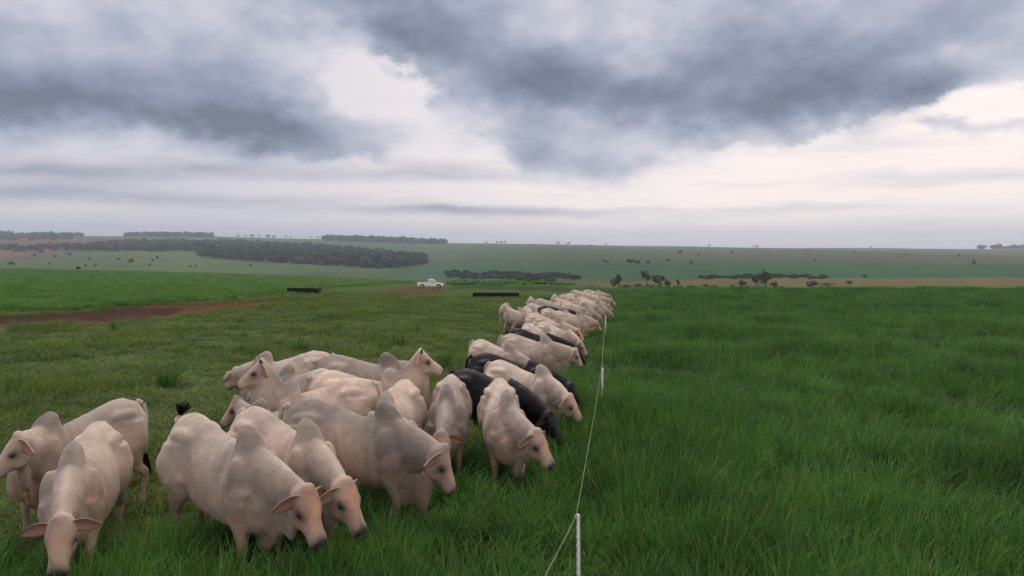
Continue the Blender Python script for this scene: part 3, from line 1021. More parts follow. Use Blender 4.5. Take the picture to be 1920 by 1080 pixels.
FAR = [
    ('pale zebu cow seen from behind at the outer edge of the row, tail hanging', 949, 569, 82, 'graze'),
    ('tan zebu cow seen from behind beside the pale rump at the outer edge', 967, 578, 60, 'graze', dict(dy=0.0)),
    ('whitish zebu cow seen from behind standing alone beyond the bunch, narrow rump', 995, 557, 92, 'graze'),
    ('pale zebu cow in front of the whitish narrow rump, turned towards the camera', 995, 577, -68, 'graze'),
    ('whitish zebu cow seen from behind, second lone rump past the narrow one', 1040, 552, 88, 'graze'),
    ('pale zebu steer crossing in front of the second lone rump', 1028, 561, -18, 'graze'),
    ('dark steer showing as a thin black strip between pale backs', 1044, 575, -14, 'graze', dict(kind='black')),
    ('pale zebu steer with broad back above the thin black strip', 1060, 560, -16, 'graze'),
    ('black steer by the fence with its head among pale muzzles', 1054, 577, -24, 'graze', dict(kind='black')),
    ('grey-pink zebu steer with head low over the black steer by the fence', 1084, 557, -22, 'graze'),
    ('pale zebu steer beyond the grey-pink steer, back only', 1070, 553, -10, 'graze'),
    ('pale zebu cow standing tall at the outer side of the far end', 1101, 546, 70, 'graze'),
    ('pale zebu steer at the far end, back level with the field edge', 1096, 546, -12, 'graze'),
    ('pale zebu steer at the far end between two others, grazing to the fence', 1106, 549, -20, 'graze'),
    ('pale zebu steer at the far end nearest the wire', 1117, 551, -35, 'graze'),
    ('pale zebu steer near the far end with face to the wire', 1104, 558, -30, 'graze'),
    ('pale zebu steer tucked between the rounded rump and the grey-pink steer', 1064, 568, -24, 'graze'),
    ('pale zebu cow with low back just behind the dark-humped steer', 1022, 590, -30, 'low'),
    ('pale zebu steer pressed close behind the steer by the third post', 1082, 568, -20, 'low'),
    ('pale zebu cow at the outer edge in front of the second lone rump', 1012, 570, -40, 'graze'),
    ('pale zebu steer in the thick of the far end, broad rump', 1080, 551, -30, 'graze'),
    ('pale zebu steer by the wire halfway along the far end', 1110, 563, -36, 'low'),
    ('last pale zebu cow of the row, farthest along the fence', 1114, 544, -8, 'graze'),
    ('pale zebu cow second from last at the far end, rump to the trees', 1088, 544, 20, 'graze'),
]
GN = 'zebu_steer'
for lab, key, kw in COWS:
    kw = dict(kw)
    kw.setdefault('seed', sum(map(ord, key)) * 3)
    place_cow('black_steer' if kw.get('kind') == 'black' else GN, lab, FIT[key], **kw)

# the far end of the row: a few built poses, copied
def far_q(px, ytop, psi, s=1.0, topz=1.42):
    """stand a beast where its topline shows at one bearing and dip"""
    y = 20.0
    for _ in range(40):
        x = (px - CX) / F * y
        y += .6 * ((CAMZ - topz * s - hz(x, y)) / math.tan(PITCH + math.atan((ytop - CY) / F)) - y)
    return [(px - CX) / F * y, y, math.radians(psi)]


POSES = {}
def far_cow(label, px, ytop, psi, pose, kind='cream', s=1.0, grey=.2, dy=0.0):
    q = far_q(px, ytop, psi, s)
    q[1] += dy
    key = (pose, kind)
    if key not in POSES:
        np_, hp = {'graze': (.02, -.8), 'low': (-.35, -1.0), 'up': (.55, -.3)}[pose]
        qq = [0, 0, 0, .15, np_, .2, hp, 1.0]
        body, co, em, fr = cow_body(qq, .03, 1.0, len(POSES), 300 + len(POSES), .6, 0 if kind == 'black' else 1)
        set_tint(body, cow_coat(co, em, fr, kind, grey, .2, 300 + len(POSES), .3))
        nm = 'black_steer' if kind == 'black' else GN
        body.name = nm
        o = link(nm, body, M_black if kind == 'black' else M_hide)
        cow_small(o, qq, fr, kind, M_black if kind == 'black' else M_hide, False, 300, False)
        POSES[key] = o
    else:
        src = POSES[key]
        o = src.copy()
        C.objects.link(o)
        for ch in list(src.children):
            c = ch.copy()
            C.objects.link(c)
            c.parent = o
            for g in list(ch.children):
                d = g.copy()
                C.objects.link(d)
                d.parent = c
    tag(o, label, 'cow', 'cattle grazing along the electric fence')
    o.location = (q[0], q[1], hz(q[0], q[1]) - .01)
    o.rotation_euler = (0, 0, q[2])
    o.scale = (s,) * 3
    return o


for a in FAR:
    far_cow(*a[:5], **(a[5] if len(a) > 5 else {}))

# ------------------------------------------------------------------ grass
def grass_mat(name, dark, lite, straw, trans=.35):
    m = bpy.data.materials.new(name)
    m.use_nodes = True
    nt = m.node_tree
    b = nt.nodes['Principled BSDF']
    out = nt.nodes['Material Output']
    n = NB(nt)
    tint = n.new('ShaderNodeAttribute', attribute_name='tint').outputs['Color']
    s = n.new('ShaderNodeSeparateColor')
    nt.links.new(tint, s.inputs[0])
    rnd = n.new('ShaderNodeObjectInfo').outputs['Random']
    pos = n.new('ShaderNodeNewGeometry').outputs['Position']
    flat = n.vm('MULTIPLY', pos, (1, 1, 0))
    p1 = n.noise(flat, .35, 4, .6)
    p2 = n.noise(flat, 1.6, 3, .6)
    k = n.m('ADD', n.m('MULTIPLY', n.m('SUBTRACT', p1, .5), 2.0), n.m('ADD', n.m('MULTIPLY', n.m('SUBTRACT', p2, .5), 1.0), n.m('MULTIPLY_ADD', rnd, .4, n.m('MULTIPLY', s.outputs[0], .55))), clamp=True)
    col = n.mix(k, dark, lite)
    col = n.mix(s.outputs[1], col, straw)
    nt.links.new(col, b.inputs['Base Color'])
    b.inputs['Roughness'].default_value = .5
    b.inputs['Specular IOR Level'].default_value = .18
    tr = n.new('ShaderNodeBsdfTranslucent')
    nt.links.new(col, tr.inputs['Color'])
    mx = n.new('ShaderNodeMixShader')
    mx.inputs[0].default_value = trans
    nt.links.new(b.outputs[0], mx.inputs[1])
    nt.links.new(tr.outputs[0], mx.inputs[2])
    nt.links.new(mx.outputs[0], out.inputs['Surface'])
    return m


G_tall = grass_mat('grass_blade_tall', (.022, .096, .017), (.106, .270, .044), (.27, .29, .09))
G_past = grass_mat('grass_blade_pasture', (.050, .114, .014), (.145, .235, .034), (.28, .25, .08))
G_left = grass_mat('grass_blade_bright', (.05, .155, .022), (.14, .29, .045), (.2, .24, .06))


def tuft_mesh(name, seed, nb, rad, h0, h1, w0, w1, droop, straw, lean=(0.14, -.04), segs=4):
    r = np.random.default_rng(seed)
    V, f, cl = [], [], []
    for b in range(nb):
        a, q = r.uniform(0, 6.283), rad * math.sqrt(r.uniform())
        base = np.array([math.cos(a) * q, math.sin(a) * q, -.03])
        az_ = a + r.normal(0, 1.0)
        H = r.uniform(h0, h1)
        w = r.uniform(w0, w1)
        out = np.array([math.cos(az_), math.sin(az_), 0]) * r.uniform(.15, .9) * droop + np.array([lean[0], lean[1], 0]) * r.uniform(.3, 1.2) * droop
        sd_ = np.array([-math.sin(az_), math.cos(az_), 0])
        sd_ = unit(sd_ + r.normal(0, .5, 3) * np.array([1, 1, .2]))
        k0 = len(V)
        cr = r.uniform(0, 1)
        st = 1.0 if r.uniform() < straw else r.uniform(0, .12)
        ex = r.uniform(1.6, 2.6)
        dp = r.uniform(.1, .55) * droop
        for i in range(segs + 1):
            t = i / segs
            c = base + out * H * t ** ex + np.array([0, 0, H * (t - dp * t ** 3)])
            ww = w * (1 - t ** 2.2) * (.7 + .6 * t * (1 - t) * 2) + .0006
            V += [c - sd_ * ww, c + sd_ * ww]
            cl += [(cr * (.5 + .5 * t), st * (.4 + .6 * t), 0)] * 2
        for i in range(segs):
            f.append((k0 + 2 * i, k0 + 2 * i + 1, k0 + 2 * i + 3, k0 + 2 * i + 2))
    me = mesh_of(name, V, np.array(f))
    set_tint(me, np.array(cl))
    return me


def tuft_set(nm, mat, n, **kw):
    col = bpy.data.collections.new(nm)
    for i in range(n):
        o = bpy.data.objects.new('grass_tuft', tuft_mesh('grass_tuft', 100 * len(bpy.data.collections) + i, **kw))
        o.data.materials.append(mat)
        col.objects.link(o)
    return col


def scatter(name, pts, scl, col, ncol, tiltsd=.08, seed=0):
    r = np.random.default_rng(seed)
    n = len(pts)
    me = bpy.data.meshes.new(name)
    me.vertices.add(n)
    me.vertices.foreach_set('co', pts.astype(np.float32).ravel())
    a = me.attributes.new('rot', 'FLOAT_VECTOR', 'POINT')
    rot = np.stack([r.normal(0, tiltsd, n), r.normal(0, tiltsd, n), r.normal(0, 1.1, n)], 1)
    a.data.foreach_set('vector', rot.astype(np.float32).ravel())
    a = me.attributes.new('scl', 'FLOAT_VECTOR', 'POINT')
    a.data.foreach_set('vector', scl.astype(np.float32).ravel())
    a = me.attributes.new('pick', 'INT', 'POINT')
    a.data.foreach_set('value', r.integers(0, ncol, n).astype(np.int32))
    o = link(name, me, None, kind='stuff')
    g = bpy.data.node_groups.new(name + '_nodes', 'GeometryNodeTree')
    g.interface.new_socket('Geometry', in_out='INPUT', socket_type='NodeSocketGeometry')
    g.interface.new_socket('Geometry', in_out='OUTPUT', socket_type='NodeSocketGeometry')
    N = g.nodes.new
    gi, go = N('NodeGroupInput'), N('NodeGroupOutput')
    ci = N('GeometryNodeCollectionInfo')
    ci.inputs['Collection'].default_value = col
    ci.inputs['Separate Children'].default_value = True
    ci.inputs['Reset Children'].default_value = True
    ip = N('GeometryNodeInstanceOnPoints')
    ip.inputs['Pick Instance'].default_value = True
    def attr(nm, dt):
        q = N('GeometryNodeInputNamedAttribute')
        q.data_type = dt
        q.inputs['Name'].default_value = nm
        return q.outputs['Attribute']
    L = g.links.new
    L(gi.outputs[0], ip.inputs['Points'])
    L(ci.outputs[0], ip.inputs['Instance'])
    L(attr('pick', 'INT'), ip.inputs['Instance Index'])
    er = N('FunctionNodeEulerToRotation')
    L(attr('rot', 'FLOAT_VECTOR'), er.inputs[0])
    L(er.outputs[0], ip.inputs['Rotation'])
    L(attr('scl', 'FLOAT_VECTOR'), ip.inputs['Scale'])
    L(ip.outputs[0], go.inputs[0])
    md = o.modifiers.new('scatter', 'NODES')
    md.node_group = g
    return o


def spread(y0, y1, dens, seed, tmin=None, tmax=None):
    """random spots between two distances, in the country ahead"""
    lim = 1.5 if y1 < 10 else (1.05 if y1 < 25 else .88)
    tmin = -lim if tmin is None else tmin
    tmax = lim if tmax is None else tmax
    r = np.random.default_rng(seed)
    n = int(dens * (y1 * y1 - y0 * y0) / 2 * (tmax - tmin))
    y = np.sqrt(r.uniform(y0 * y0, y1 * y1, n))
    x = y * r.uniform(tmin, tmax, n)
    return x, y


COWSEG = np.array([[q[0] + math.cos(q[2]) * t * q[7], q[1] + math.sin(q[2]) * t * q[7]] for q in FIT.values() for t in np.linspace(-.7, .6, 7)])


def near_cow(x, y):
    d = np.full(len(x), 9.0)
    m = (y < 34) & (x < fence_x(y) + 2) & (x > -8)
    if m.any():
        p = np.stack([x[m], y[m]], 1)
        d[m] = np.sqrt(((p[:, None] - COWSEG[None]) ** 2).sum(-1).min(1))
    return d


def zone_of(x, y):
    """nearest painted zone of the ground sheet"""
    a = np.degrees(np.arctan2(x, y))
    r = np.hypot(x, y)
    j = np.clip(np.searchsorted(angs, a), 0, len(angs) - 1)
    i = np.clip(np.searchsorted(rads, r), 0, len(rads) - 1)
    return ZN[i, j]


T_tall = tuft_set('tall_tufts', G_tall, 7, nb=54, rad=.17, h0=.42, h1=.84, w0=.0045, w1=.0100, droop=.54, straw=.06)
T_tallf = tuft_set('tall_tufts_far', G_tall, 5, nb=80, rad=.5, h0=.40, h1=.72, w0=.010, w1=.020, droop=.6, straw=.04, segs=3)
T_past = tuft_set('pasture_tufts', G_past, 6, nb=46, rad=.19, h0=.14, h1=.42, w0=.0035, w1=.0065, droop=1.2, straw=.10)
T_pastf = tuft_set('pasture_tufts_far', G_past, 5, nb=70, rad=.55, h0=.12, h1=.34, w0=.009, w1=.016, droop=1.1, straw=.09, segs=3)
T_leftf = tuft_set('bright_tufts_far', G_left, 4, nb=70, rad=.6, h0=.3, h1=.62, w0=.014, w1=.024, droop=.9, straw=.03, segs=3)

bands = [(2.6, 9, 60, 'n'), (9, 20, 26, 'n'), (20, 42, 9, 'n'), (42, 95, 2.6, 'f')]
for bi, (y0, y1, dens, lod) in enumerate(bands):
    x, y = spread(y0, y1, dens, 40 + bi)
    zn = zone_of(x, y)
    wave = wob(x * .30, y, 2.9, 8, 2) * .62 + wob(x * .8, y, 1.0, 8, 9) * .38
    dcow = near_cow(x, y)
    crop = x > fence_x(y) - .25 + .3 * wob(x, y, 1.2)
    # the sward along the herd is deep; the grazed pasture behind is short
    lush = np.clip((x - fence_x(y) + np.interp(y, [3, 6, 9, 12, 20, 60], [9, 7.6, 4.6, 2.4, 1.6, 1.6])) / 1.2, 0, 1)
    lush = np.clip(lush + .25 * wob(x, y, 2.0, o=20), 0, 1)
    lush[crop] = 1
    hs_ = np.clip(1.0 + .62 * wave, .30, 1.5)
    hs_ = np.where((x < fence_x(y)) & (y < 11), np.clip(hs_, .7, 1.2) * 1.0, hs_)
    hs_ = np.where(np.abs(x - fence_x(y)) < .45, hs_ * .78, hs_)
    hs_ = np.where(dcow < .62, hs_ * .66, hs_)
    keep = rng.uniform(size=len(x)) < np.clip(.86 + .45 * wave, .22, 1)
    tall = (lush > rng.uniform(size=len(x)) * .6 + .2) & ((zn == 0) | (zn == 1)) & keep
    z = height(x, y)
    pts = np.stack([x, y, z], 1)
    rs = rng.uniform(.85, 1.2, len(x))
    big = 1.0 if lod == 'n' else 1.0
    gf = [1.0, 1.08, 1.25, 1.0][bi]
    sc = np.stack([rs * gf, rs * gf, hs_ * rng.uniform(.85, 1.15, len(x))], 1)
    m = tall
    scatter('tall_grass', pts[m], sc[m], T_tall if lod == 'n' else T_tallf, 7 if lod == 'n' else 5, seed=bi)
    m = ~tall & (zn == 0) & (~crop)
    if m.any():
        s2 = sc.copy()
        s2[:, 2] *= np.clip(.85 + .5 * wob(x, y, 3.5, o=25), .45, 1.5)
        scatter('pasture_grass', pts[m], s2[m], T_past if lod == 'n' else T_pastf, 6 if lod == 'n' else 5, seed=10 + bi)
    m = (zn == 3)
    if m.sum() > 10:
        scatter('bright_grass', pts[m], sc[m], T_leftf, 4, seed=20 + bi)
# the bright field on the left runs on to its crest
x, y = spread(60, 215, .5, 77, -.86, -.02)
m = zone_of(x, y) == 3
x, y = x[m], y[m]
rs = rng.uniform(.9, 1.4, len(x))
scatter('bright_grass', np.stack([x, y, height(x, y)], 1), np.stack([rs * 1.3, rs * 1.3, rs * .9], 1), T_leftf, 4, seed=31)

# ------------------------------------------------------------------ trees and woods
def leaf_mat(name, a, b_, trans=.25, hazey=1.0):
    m = bpy.data.materials.new(name)
    m.use_nodes = True
    nt = m.node_tree
    b = nt.nodes['Principled BSDF']
    n = NB(nt)
    s = n.new('ShaderNodeSeparateColor')
    nt.links.new(n.new('ShaderNodeAttribute', attribute_name='tint').outputs['Color'], s.inputs[0])
    nt.links.new(n.mix(s.outputs[0], a, b_), b.inputs['Base Color'])
    b.inputs['Roughness'].default_value = .8
    b.inputs['Specular IOR Level'].default_value = .1
    return m


M_leaf = leaf_mat('tree_leaves', (.020, .034, .012), (.062, .078, .026))
M_leafy = leaf_mat('dry_tree_leaves', (.045, .045, .018), (.10, .088, .038))
M_wood = leaf_mat('wood_leaves', (.014, .032, .018), (.034, .066, .032))
M_bark = plain('tree_bark', (.085, .062, .045), .9, .1)


def crown_mesh(seed, nleaf=260, blobs=5, ls=.10):
    """leaf clumps through a lumpy crown about 1 wide and 1 high, sitting on z=0"""
    r = np.random.default_rng(seed)
    cs = np.stack([r.uniform(-.26, .26, blobs), r.uniform(-.26, .26, blobs), r.uniform(.25, .72, blobs)], 1)
    rs = r.uniform(.17, .30, blobs)
    V, f, c = [], [], []
    for k in range(nleaf):
        b = r.integers(0, blobs)
        d = unit(r.normal(size=3))
        p = cs[b] + d * rs[b] * r.uniform(.45, 1.08) * np.array([1, 1, .85])
        nrm = unit(d + r.normal(0, .7, 3))
        u = unit(np.cross(nrm, r.normal(size=3)))
        w = np.cross(nrm, u)
        s = ls * r.uniform(.5, 1.2)
        i = len(V)
        V += [p + u * s, p + w * s * .7, p - u * s * .9, p - w * s * .6]
        f.append((i, i + 1, i + 2, i + 3))
        c += [(r.uniform(0, 1),) * 3] * 4
    me = mesh_of('crown', V, np.array(f), False)
    set_tint(me, np.array(c))
    return me


def trunk_mesh(seed):
    """tapered bole with limbs reaching into a crown that starts at z=1"""
    r = np.random.default_rng(seed)
    V, f = [], []
    def add(pts, rad):
        v, ff = tube(smooth_path(pts, 6), list(np.interp(np.linspace(0, 1, 6), np.linspace(0, 1, len(rad)), rad)), 7)
        o = len(V)
        V.extend(v)
        f.extend([tuple(int(i) + o for i in t) for t in ff])
    top = np.array([r.uniform(-.1, .1), r.uniform(-.1, .1), 1.0])
    add([(0, 0, -.15), (r.uniform(-.04, .04), 0, .45), top], [.085, .06, .045])
    for k in range(4):
        a = k * 1.6 + r.uniform(0, 1)
        e = top + np.array([math.cos(a) * .35, math.sin(a) * .35, r.uniform(.35, .7)])
        add([top - np.array([0, 0, .12]), (top + e) / 2 + np.array([0, 0, -.04]), e], [.04, .028, .012])
    return mesh_of('trunk', V, f)


CROWNS = [crown_mesh(60 + i, 240, 4 + i % 3) for i in range(5)]
for cm in CROWNS:
    cm.materials.append(M_leaf)
CROWNS_DRY = [c.copy() for c in CROWNS[:3]]
for cm in CROWNS_DRY:
    cm.materials[0] = M_leafy
TRUNKS = [trunk_mesh(80 + i) for i in range(3)]
for tm in TRUNKS:
    tm.materials.append(M_bark)


def tree(kind, label, px, top, crown_h, base, w, Y, i, group, dry=False, cat='tree'):
    w = w * 1.2
    """a tree of the size it shows at distance Y"""
    x = (px - CX) / F * Y
    z = hz(x, Y)
    k = Y / F
    ztop = CAMZ - math.tan(PITCH + math.atan((top - CY) / F)) * Y
    H = max(ztop - z, 1.2)
    ch = min(crown_h * k * 1.4, H * .97)
    th = max(H - ch, .25)
    t = empty(kind, (x, Y, z), i * 1.3, label, cat, group)
    tr = link('trunk', TRUNKS[i % 3], None, t)
    tr.data = TRUNKS[i % 3]
    s_ = max(w * k, .8)
    tr.scale = (s_ * .9, s_ * .9, th + ch * .2)
    cset = CROWNS_DRY if dry else CROWNS
    cr = link('crown', cset[i % len(cset)], None, t)
    cr.location = (0, 0, th - ch * .06)
    cr.scale = (s_ * 1.15, s_ * 1.15, ch * 1.08)
    return t


VALLEY = [
    # label, px, top, crown height, base, width, dry
    ('round-crowned dark tree on a thin trunk, first tall one beyond the end of the row', 1212, 502, 17, 538, 14, False),
    ('broad dark tree on the tan slope, wider neighbour of the first tall tree', 1237, 508, 21, 538, 22, False),
    ('short bushy tree leaning against the broad dark tree on the tan slope', 1253, 520, 18, 541, 13, False),
    ('small upright tree standing alone between bushy tree and low scrub', 1273, 522, 16, 541, 8, False),
    ('low brownish shrub at the field edge below the dark hedge strip', 1320, 530, 12, 545, 11, True),
    ('olive bushy tree with two lobes at the near end of the pair of tall trees', 1390, 521, 22, 545, 14, True),
    ('dark round tree, lower one of the touching pair of tall trees', 1421, 511, 22, 545, 16, False),
    ('tallest dark tree on thin bare stems, upper one of the touching pair', 1437, 499, 25, 546, 22, False),
    ('thin olive tree just past the tallest dark tree', 1452, 523, 20, 546, 11, True),
    ('squat dark tree alone at the field edge on the tan slope', 1524, 526, 21, 548, 19, False),
    ('wide low brown shrub next to the squat dark tree', 1553, 534, 14, 548, 26, True),
    ('small dark tree, last before the open tan grass', 1595, 525, 18, 546, 11, False),
    ('dark tree rising right behind the far end of the cattle row', 1161, 507, 20, 540, 13, False),
    ('bushy olive tree touching the far end of the cattle row', 1150, 516, 18, 540, 12, True),
    ('low rounded shrub under the first tall tree', 1195, 528, 13, 541, 17, True),
    ('tiny shrub under the broad dark tree on the tan slope', 1218, 530, 10, 541, 10, True),
    ('grey-green shrub in front of the hedge strip, beside olive bushy tree', 1376, 533, 11, 546, 10, True),
    ('large dark tree with spreading crown in the valley clump', 987, 513, 20, 534, 34, False),
    ('dark tree in the middle of the valley clump', 1008, 518, 16, 534, 26, False),
    ('lower dark tree at the outer end of the valley clump', 1032, 521, 12, 534, 24, False),
]
for i, (lab, px, top, ch, base, w, dry) in enumerate(VALLEY):
    tree('savanna_tree', lab, px, top, ch, base, w, 285 + 9 * (i % 4) if px > 1100 else 350 + 6 * i, i, 'trees along the valley', dry)

# small trees dotted over the far slopes and along the skyline: nothing tells one from the next
DOTS = [(1136, 491, 10, 8), (1184, 492, 16, 12), (1196, 493, 14, 10), (1216, 493, 11, 8), (1253, 489, 7, 6), (1276, 473, 8, 9), (1108, 462, 10, 6), (1000, 460, 7, 5),
        (1309, 480, 6, 6), (1372, 474, 6, 6), (1513, 476, 6, 5), (1528, 489, 5, 7), (1603, 473, 5, 4), (1663, 475, 4, 4), (1799, 480, 5, 6), (1828, 494, 7, 12), (1623, 519, 12, 6),
        (1252, 488, 5, 5), (1296, 494, 9, 7), (1700, 479, 4, 4), (1440, 478, 4, 4)]
DOTL = [(296, 485, 8, 8), (245, 491, 10, 10), (224, 486, 7, 6), (104, 482, 7, 7), (92, 495, 6, 6), (166, 487, 6, 7), (160, 499, 5, 5), (178, 498, 7, 7), (279, 498, 6, 6), (286, 488, 6, 7), (357, 501, 6, 6), (367, 500, 5, 6), (470, 498, 5, 7), (78, 474, 10, 9), (66, 479, 7, 7), (25, 496, 24, 9), (130, 478, 6, 6)]
SKYL = [(448, 447, 5, 5), (461, 447, 5, 5), (473, 446, 7, 7), (486, 447, 5, 6), (503, 447, 9, 6), (513, 447, 8, 6), (536, 449, 5, 6), (546, 449, 4, 5), (585, 451, 4, 5), (597, 452, 4, 5), (912, 458, 6, 4), (933, 458, 6, 5), (940, 457, 6, 5), (947, 457, 6, 5), (1045, 458, 6, 5), (1066, 458, 6, 6), (1135, 459, 5, 4), (1329, 462, 5, 5), (1412, 466, 5, 4), (1419, 466, 5, 5), (1631, 470, 4, 4)]


def dot_tree(px, py, w, h_, i, label, group, sky=False):
    if sky:
        y = 2480.0
        x = (px - CX) / F * y
        p = Vector((x, y, hz(x, y)))
    else:
        p = at(px, py + h_ * .4, 230)
    k = p.y / F
    t = empty('slope_tree', p, i * 1.7, label, 'tree', group)
    tr = link('trunk', TRUNKS[i % 3], None, t)
    H = max(h_ * k, 1.5)
    s_ = max(w * k, 1.5)
    tr.scale = (s_ * .6, s_ * .6, H * .4)
    cr = link('crown', CROWNS[i % 5], None, t)
    cr.location = (0, 0, H * .15)
    cr.scale = (s_ * 1.25, s_ * 1.25, H * 1.0)


for i, d in enumerate(DOTS):
    dot_tree(*d, i, 'small dark tree dotted on the long green slope across the valley', 'trees on the long green slope')
for i, d in enumerate(DOTL):
    dot_tree(*d, i + 3, 'small dark tree dotted on the pale pasture below the wood', 'trees on the pale pasture')
for i, d in enumerate(SKYL):
    dot_tree(*d, i + 5, 'tiny tree standing out on the skyline ridge', 'trees on the skyline', True)
dot_tree(149, 524, 5, 9, 2, 'single tiny dark shrub standing in the bright green field', 'lone shrubs')


def woods(name, spots, hgt, wid, seed, nq=16, mat=None):
    """a far wood that reads as one mass: many small ragged crowns on the hillside"""
    r = np.random.default_rng(seed)
    V, f, c = [], [], []
    for x, y in spots:
        z = hz(x, y)
        H = hgt * r.uniform(.7, 1.2)
        W = wid * r.uniform(.7, 1.25)
        tone = r.uniform(0, 1)
        for k in range(nq):
            d = unit(r.normal(size=3) * np.array([1, 1, .8]))
            p = np.array([x, y, z + H * .55]) + d * np.array([W * .5, W * .5, H * .45]) * r.uniform(.6, 1.0)
            nrm = unit(d + r.normal(0, .5, 3))
            u = unit(np.cross(nrm, r.normal(size=3)))
            w = np.cross(nrm, u)
            s = W * .30 * r.uniform(.6, 1.2)
            i = len(V)
            V += [p + u * s, p + w * s, p - u * s, p - w * s]
            f.append((i, i + 1, i + 2, i + 3))
            t = np.clip(tone * .6 + r.uniform(0, .4), 0, 1)
            c += [(t, 0 if mat else t, t)] * 4
    me = mesh_of(name, V, np.array(f), False)
    set_tint(me, np.array(c))
    link(name, me, mat or M_wood, kind='stuff')


def fill(poly, n, seed, lo=230.0, fixed=None):
    """spots on the ground inside an outline on the slope"""
    r = np.random.default_rng(seed)
    P = np.array(poly, float)
    out = []
    while len(out) < n:
        px, py = r.uniform(P[:, 0].min(), P[:, 0].max()), r.uniform(P[:, 1].min(), P[:, 1].max())
        if inpoly(np.array([px]), np.array([py]), poly)[0]:
            if fixed:
                y = r.uniform(*fixed)
                out.append(((px - CX) / F * y, y))
            else:
                p = at(px, py, lo)
                out.append((p.x, p.y))
    return out


woods('woodland', fill([(140, 467), (230, 456), (400, 456), (560, 462), (690, 474), (790, 488), (800, 496), (720, 504), (640, 499), (480, 491), (385, 484), (365, 472), (160, 472)], 1500, 1), 10, 12, 2)
woods('woodland', fill([(-150, 440), (20, 440), (90, 438), (165, 444), (120, 452), (-150, 450)], 220, 3), 15, 16, 4)
woods('woodland', fill([(235, 443), (300, 441), (405, 444), (400, 448), (240, 448)], 190, 5, fixed=(2300, 2480)), 13, 15, 6)
woods('woodland', fill([(605, 455), (640, 452), (720, 454), (835, 460), (838, 466), (700, 468), (610, 462)], 300, 7, fixed=(2150, 2420)), 15, 16, 8)
woods('woodland', fill([(690, 494), (760, 482), (795, 482), (800, 496), (720, 502)], 80, 9, 450), 8, 10, 10)
woods('scrub', fill([(830, 513), (900, 513), (1060, 519), (1090, 525), (960, 525), (840, 522)], 80, 11, 450), 2.4, 7, 12)
woods('hedgerow', fill([(1308, 519), (1380, 517), (1440, 515), (1550, 519), (1552, 523), (1310, 524)], 70, 13), .7, 3.0, 14)
woods('woodland', fill([(1825, 470), (2100, 468), (2100, 476), (1830, 475)], 150, 15, fixed=(2600, 2800)), 14, 17, 16)
woods('scrub', fill([(840, 533), (1000, 536), (1160, 540), (1160, 544), (1000, 543), (850, 539)], 200, 17, fixed=(175, 215)), .55, 1.8, 18, mat=G_left)
woods('scrub', fill([(1160, 541), (1400, 543), (1560, 546), (1560, 549), (1160, 546)], 200, 19, fixed=(150, 200)), .7, 1.6, 20, mat=G_tall)
woods('woodland', fill([(-150, 470), (60, 472), (150, 470), (150, 462), (60, 466), (-150, 464)], 90, 21), 9, 11, 22)

# ------------------------------------------------------------------ electric fence
M_post = plain('fence_post_white', (.80, .80, .78), .5, .4, var=.12, scale=40)
M_clip = plain('insulator_white', (.62, .62, .60), .4, .4, var=.1)
M_wire = plain('fence_wire', (.42, .42, .30), .5, .4, var=.2, scale=50)
POSTS = [(-.38, 3.3, .92), (.608, 6.6, 1.05), (1.93, 15.9, 1.06), (4.16, 33.0, 1.10), (6.6, 50.5, 1.08)]


def build_fence():
    x0, y0, _ = POSTS[1]
    f0 = empty('electric_fence', (x0, y0, hz(x0, y0)), 0, 'low electric fence of thin white posts and one wire between cattle and tall grass', 'fence')
    org = np.array([x0, y0, hz(x0, y0)])
    tops = []
    for i, (x, y, h_) in enumerate(POSTS):
        b = np.array([x, y, hz(x, y)]) - org
        ln = np.array([.012 * (-1) ** i, .0, 0])
        V, f = [], []
        hw = (.017, .017, .024, .024, .012)[i]
        for s, (a, c) in enumerate(((-.15, 0), (h_, 1))):
            for dx_, dy_ in ((-hw, -hw), (hw, -hw), (hw, hw), (-hw, hw)):
                p = b + np.array([dx_ * (1 - .25 * c), dy_ * (1 - .25 * c), a]) + ln * c
                V.append(p)
        f = [(0, 1, 5, 4), (1, 2, 6, 5), (2, 3, 7, 6), (3, 0, 4, 7), (4, 5, 6, 7), (3, 2, 1, 0)]
        # a notched rib down one side, as on step-in posts
        for k in range(9):
            z = .25 + k * (h_ - .3) / 9
            o = len(V)
            for dx_, dy_, dz_ in ((-.020, -.006, .01), (-.012, -.006, 0), (-.012, .006, 0), (-.020, .006, .01), (-.020, -.006, .02), (-.012, -.006, .03), (-.012, .006, .03), (-.020, .006, .02)):
                V.append(b + np.array([dx_, dy_, z + dz_]) + ln * (z / h_))
            f += [(o, o + 1, o + 5, o + 4), (o + 1, o + 2, o + 6, o + 5), (o + 2, o + 3, o + 7, o + 6), (o + 3, o, o + 4, o + 7), (o + 4, o + 5, o + 6, o + 7), (o + 3, o + 2, o + 1, o)]
        po = link('post', mesh_of('post', V, f, False), M_post, f0)
        t = b + np.array([0, 0, h_ - .02]) + ln
        V, f = tube([t + np.array([-.02, 0, -.01]), t + np.array([-.03, 0, .012]), t + np.array([-.012, 0, .026]), t + np.array([.004, 0, .026])], [.006, .007, .007, .004], 6)
        link('insulator', mesh_of('insulator', V, f), M_clip, po)
        tops.append(t + np.array([-.02, 0, .005]))
    for i, (a, b) in enumerate(zip(tops, tops[1:])):
        L = np.linalg.norm(b - a)
        pts = [a + (b - a) * t - np.array([0, 0, .0035 * L * 4 * t * (1 - t)]) for t in np.linspace(0, 1, 14)]
        V, f = tube(pts, [.0019 if i < 2 else .003] * 14, 5)
        link('wire', mesh_of('wire', V, f), M_wire, f0)


build_fence()

# ------------------------------------------------------------------ feed troughs
M_trough = plain('trough_black', (.016, .017, .014), .6, .25, var=.3, scale=4)
M_trough2 = plain('trough_leg', (.03, .028, .024), .8, .2)


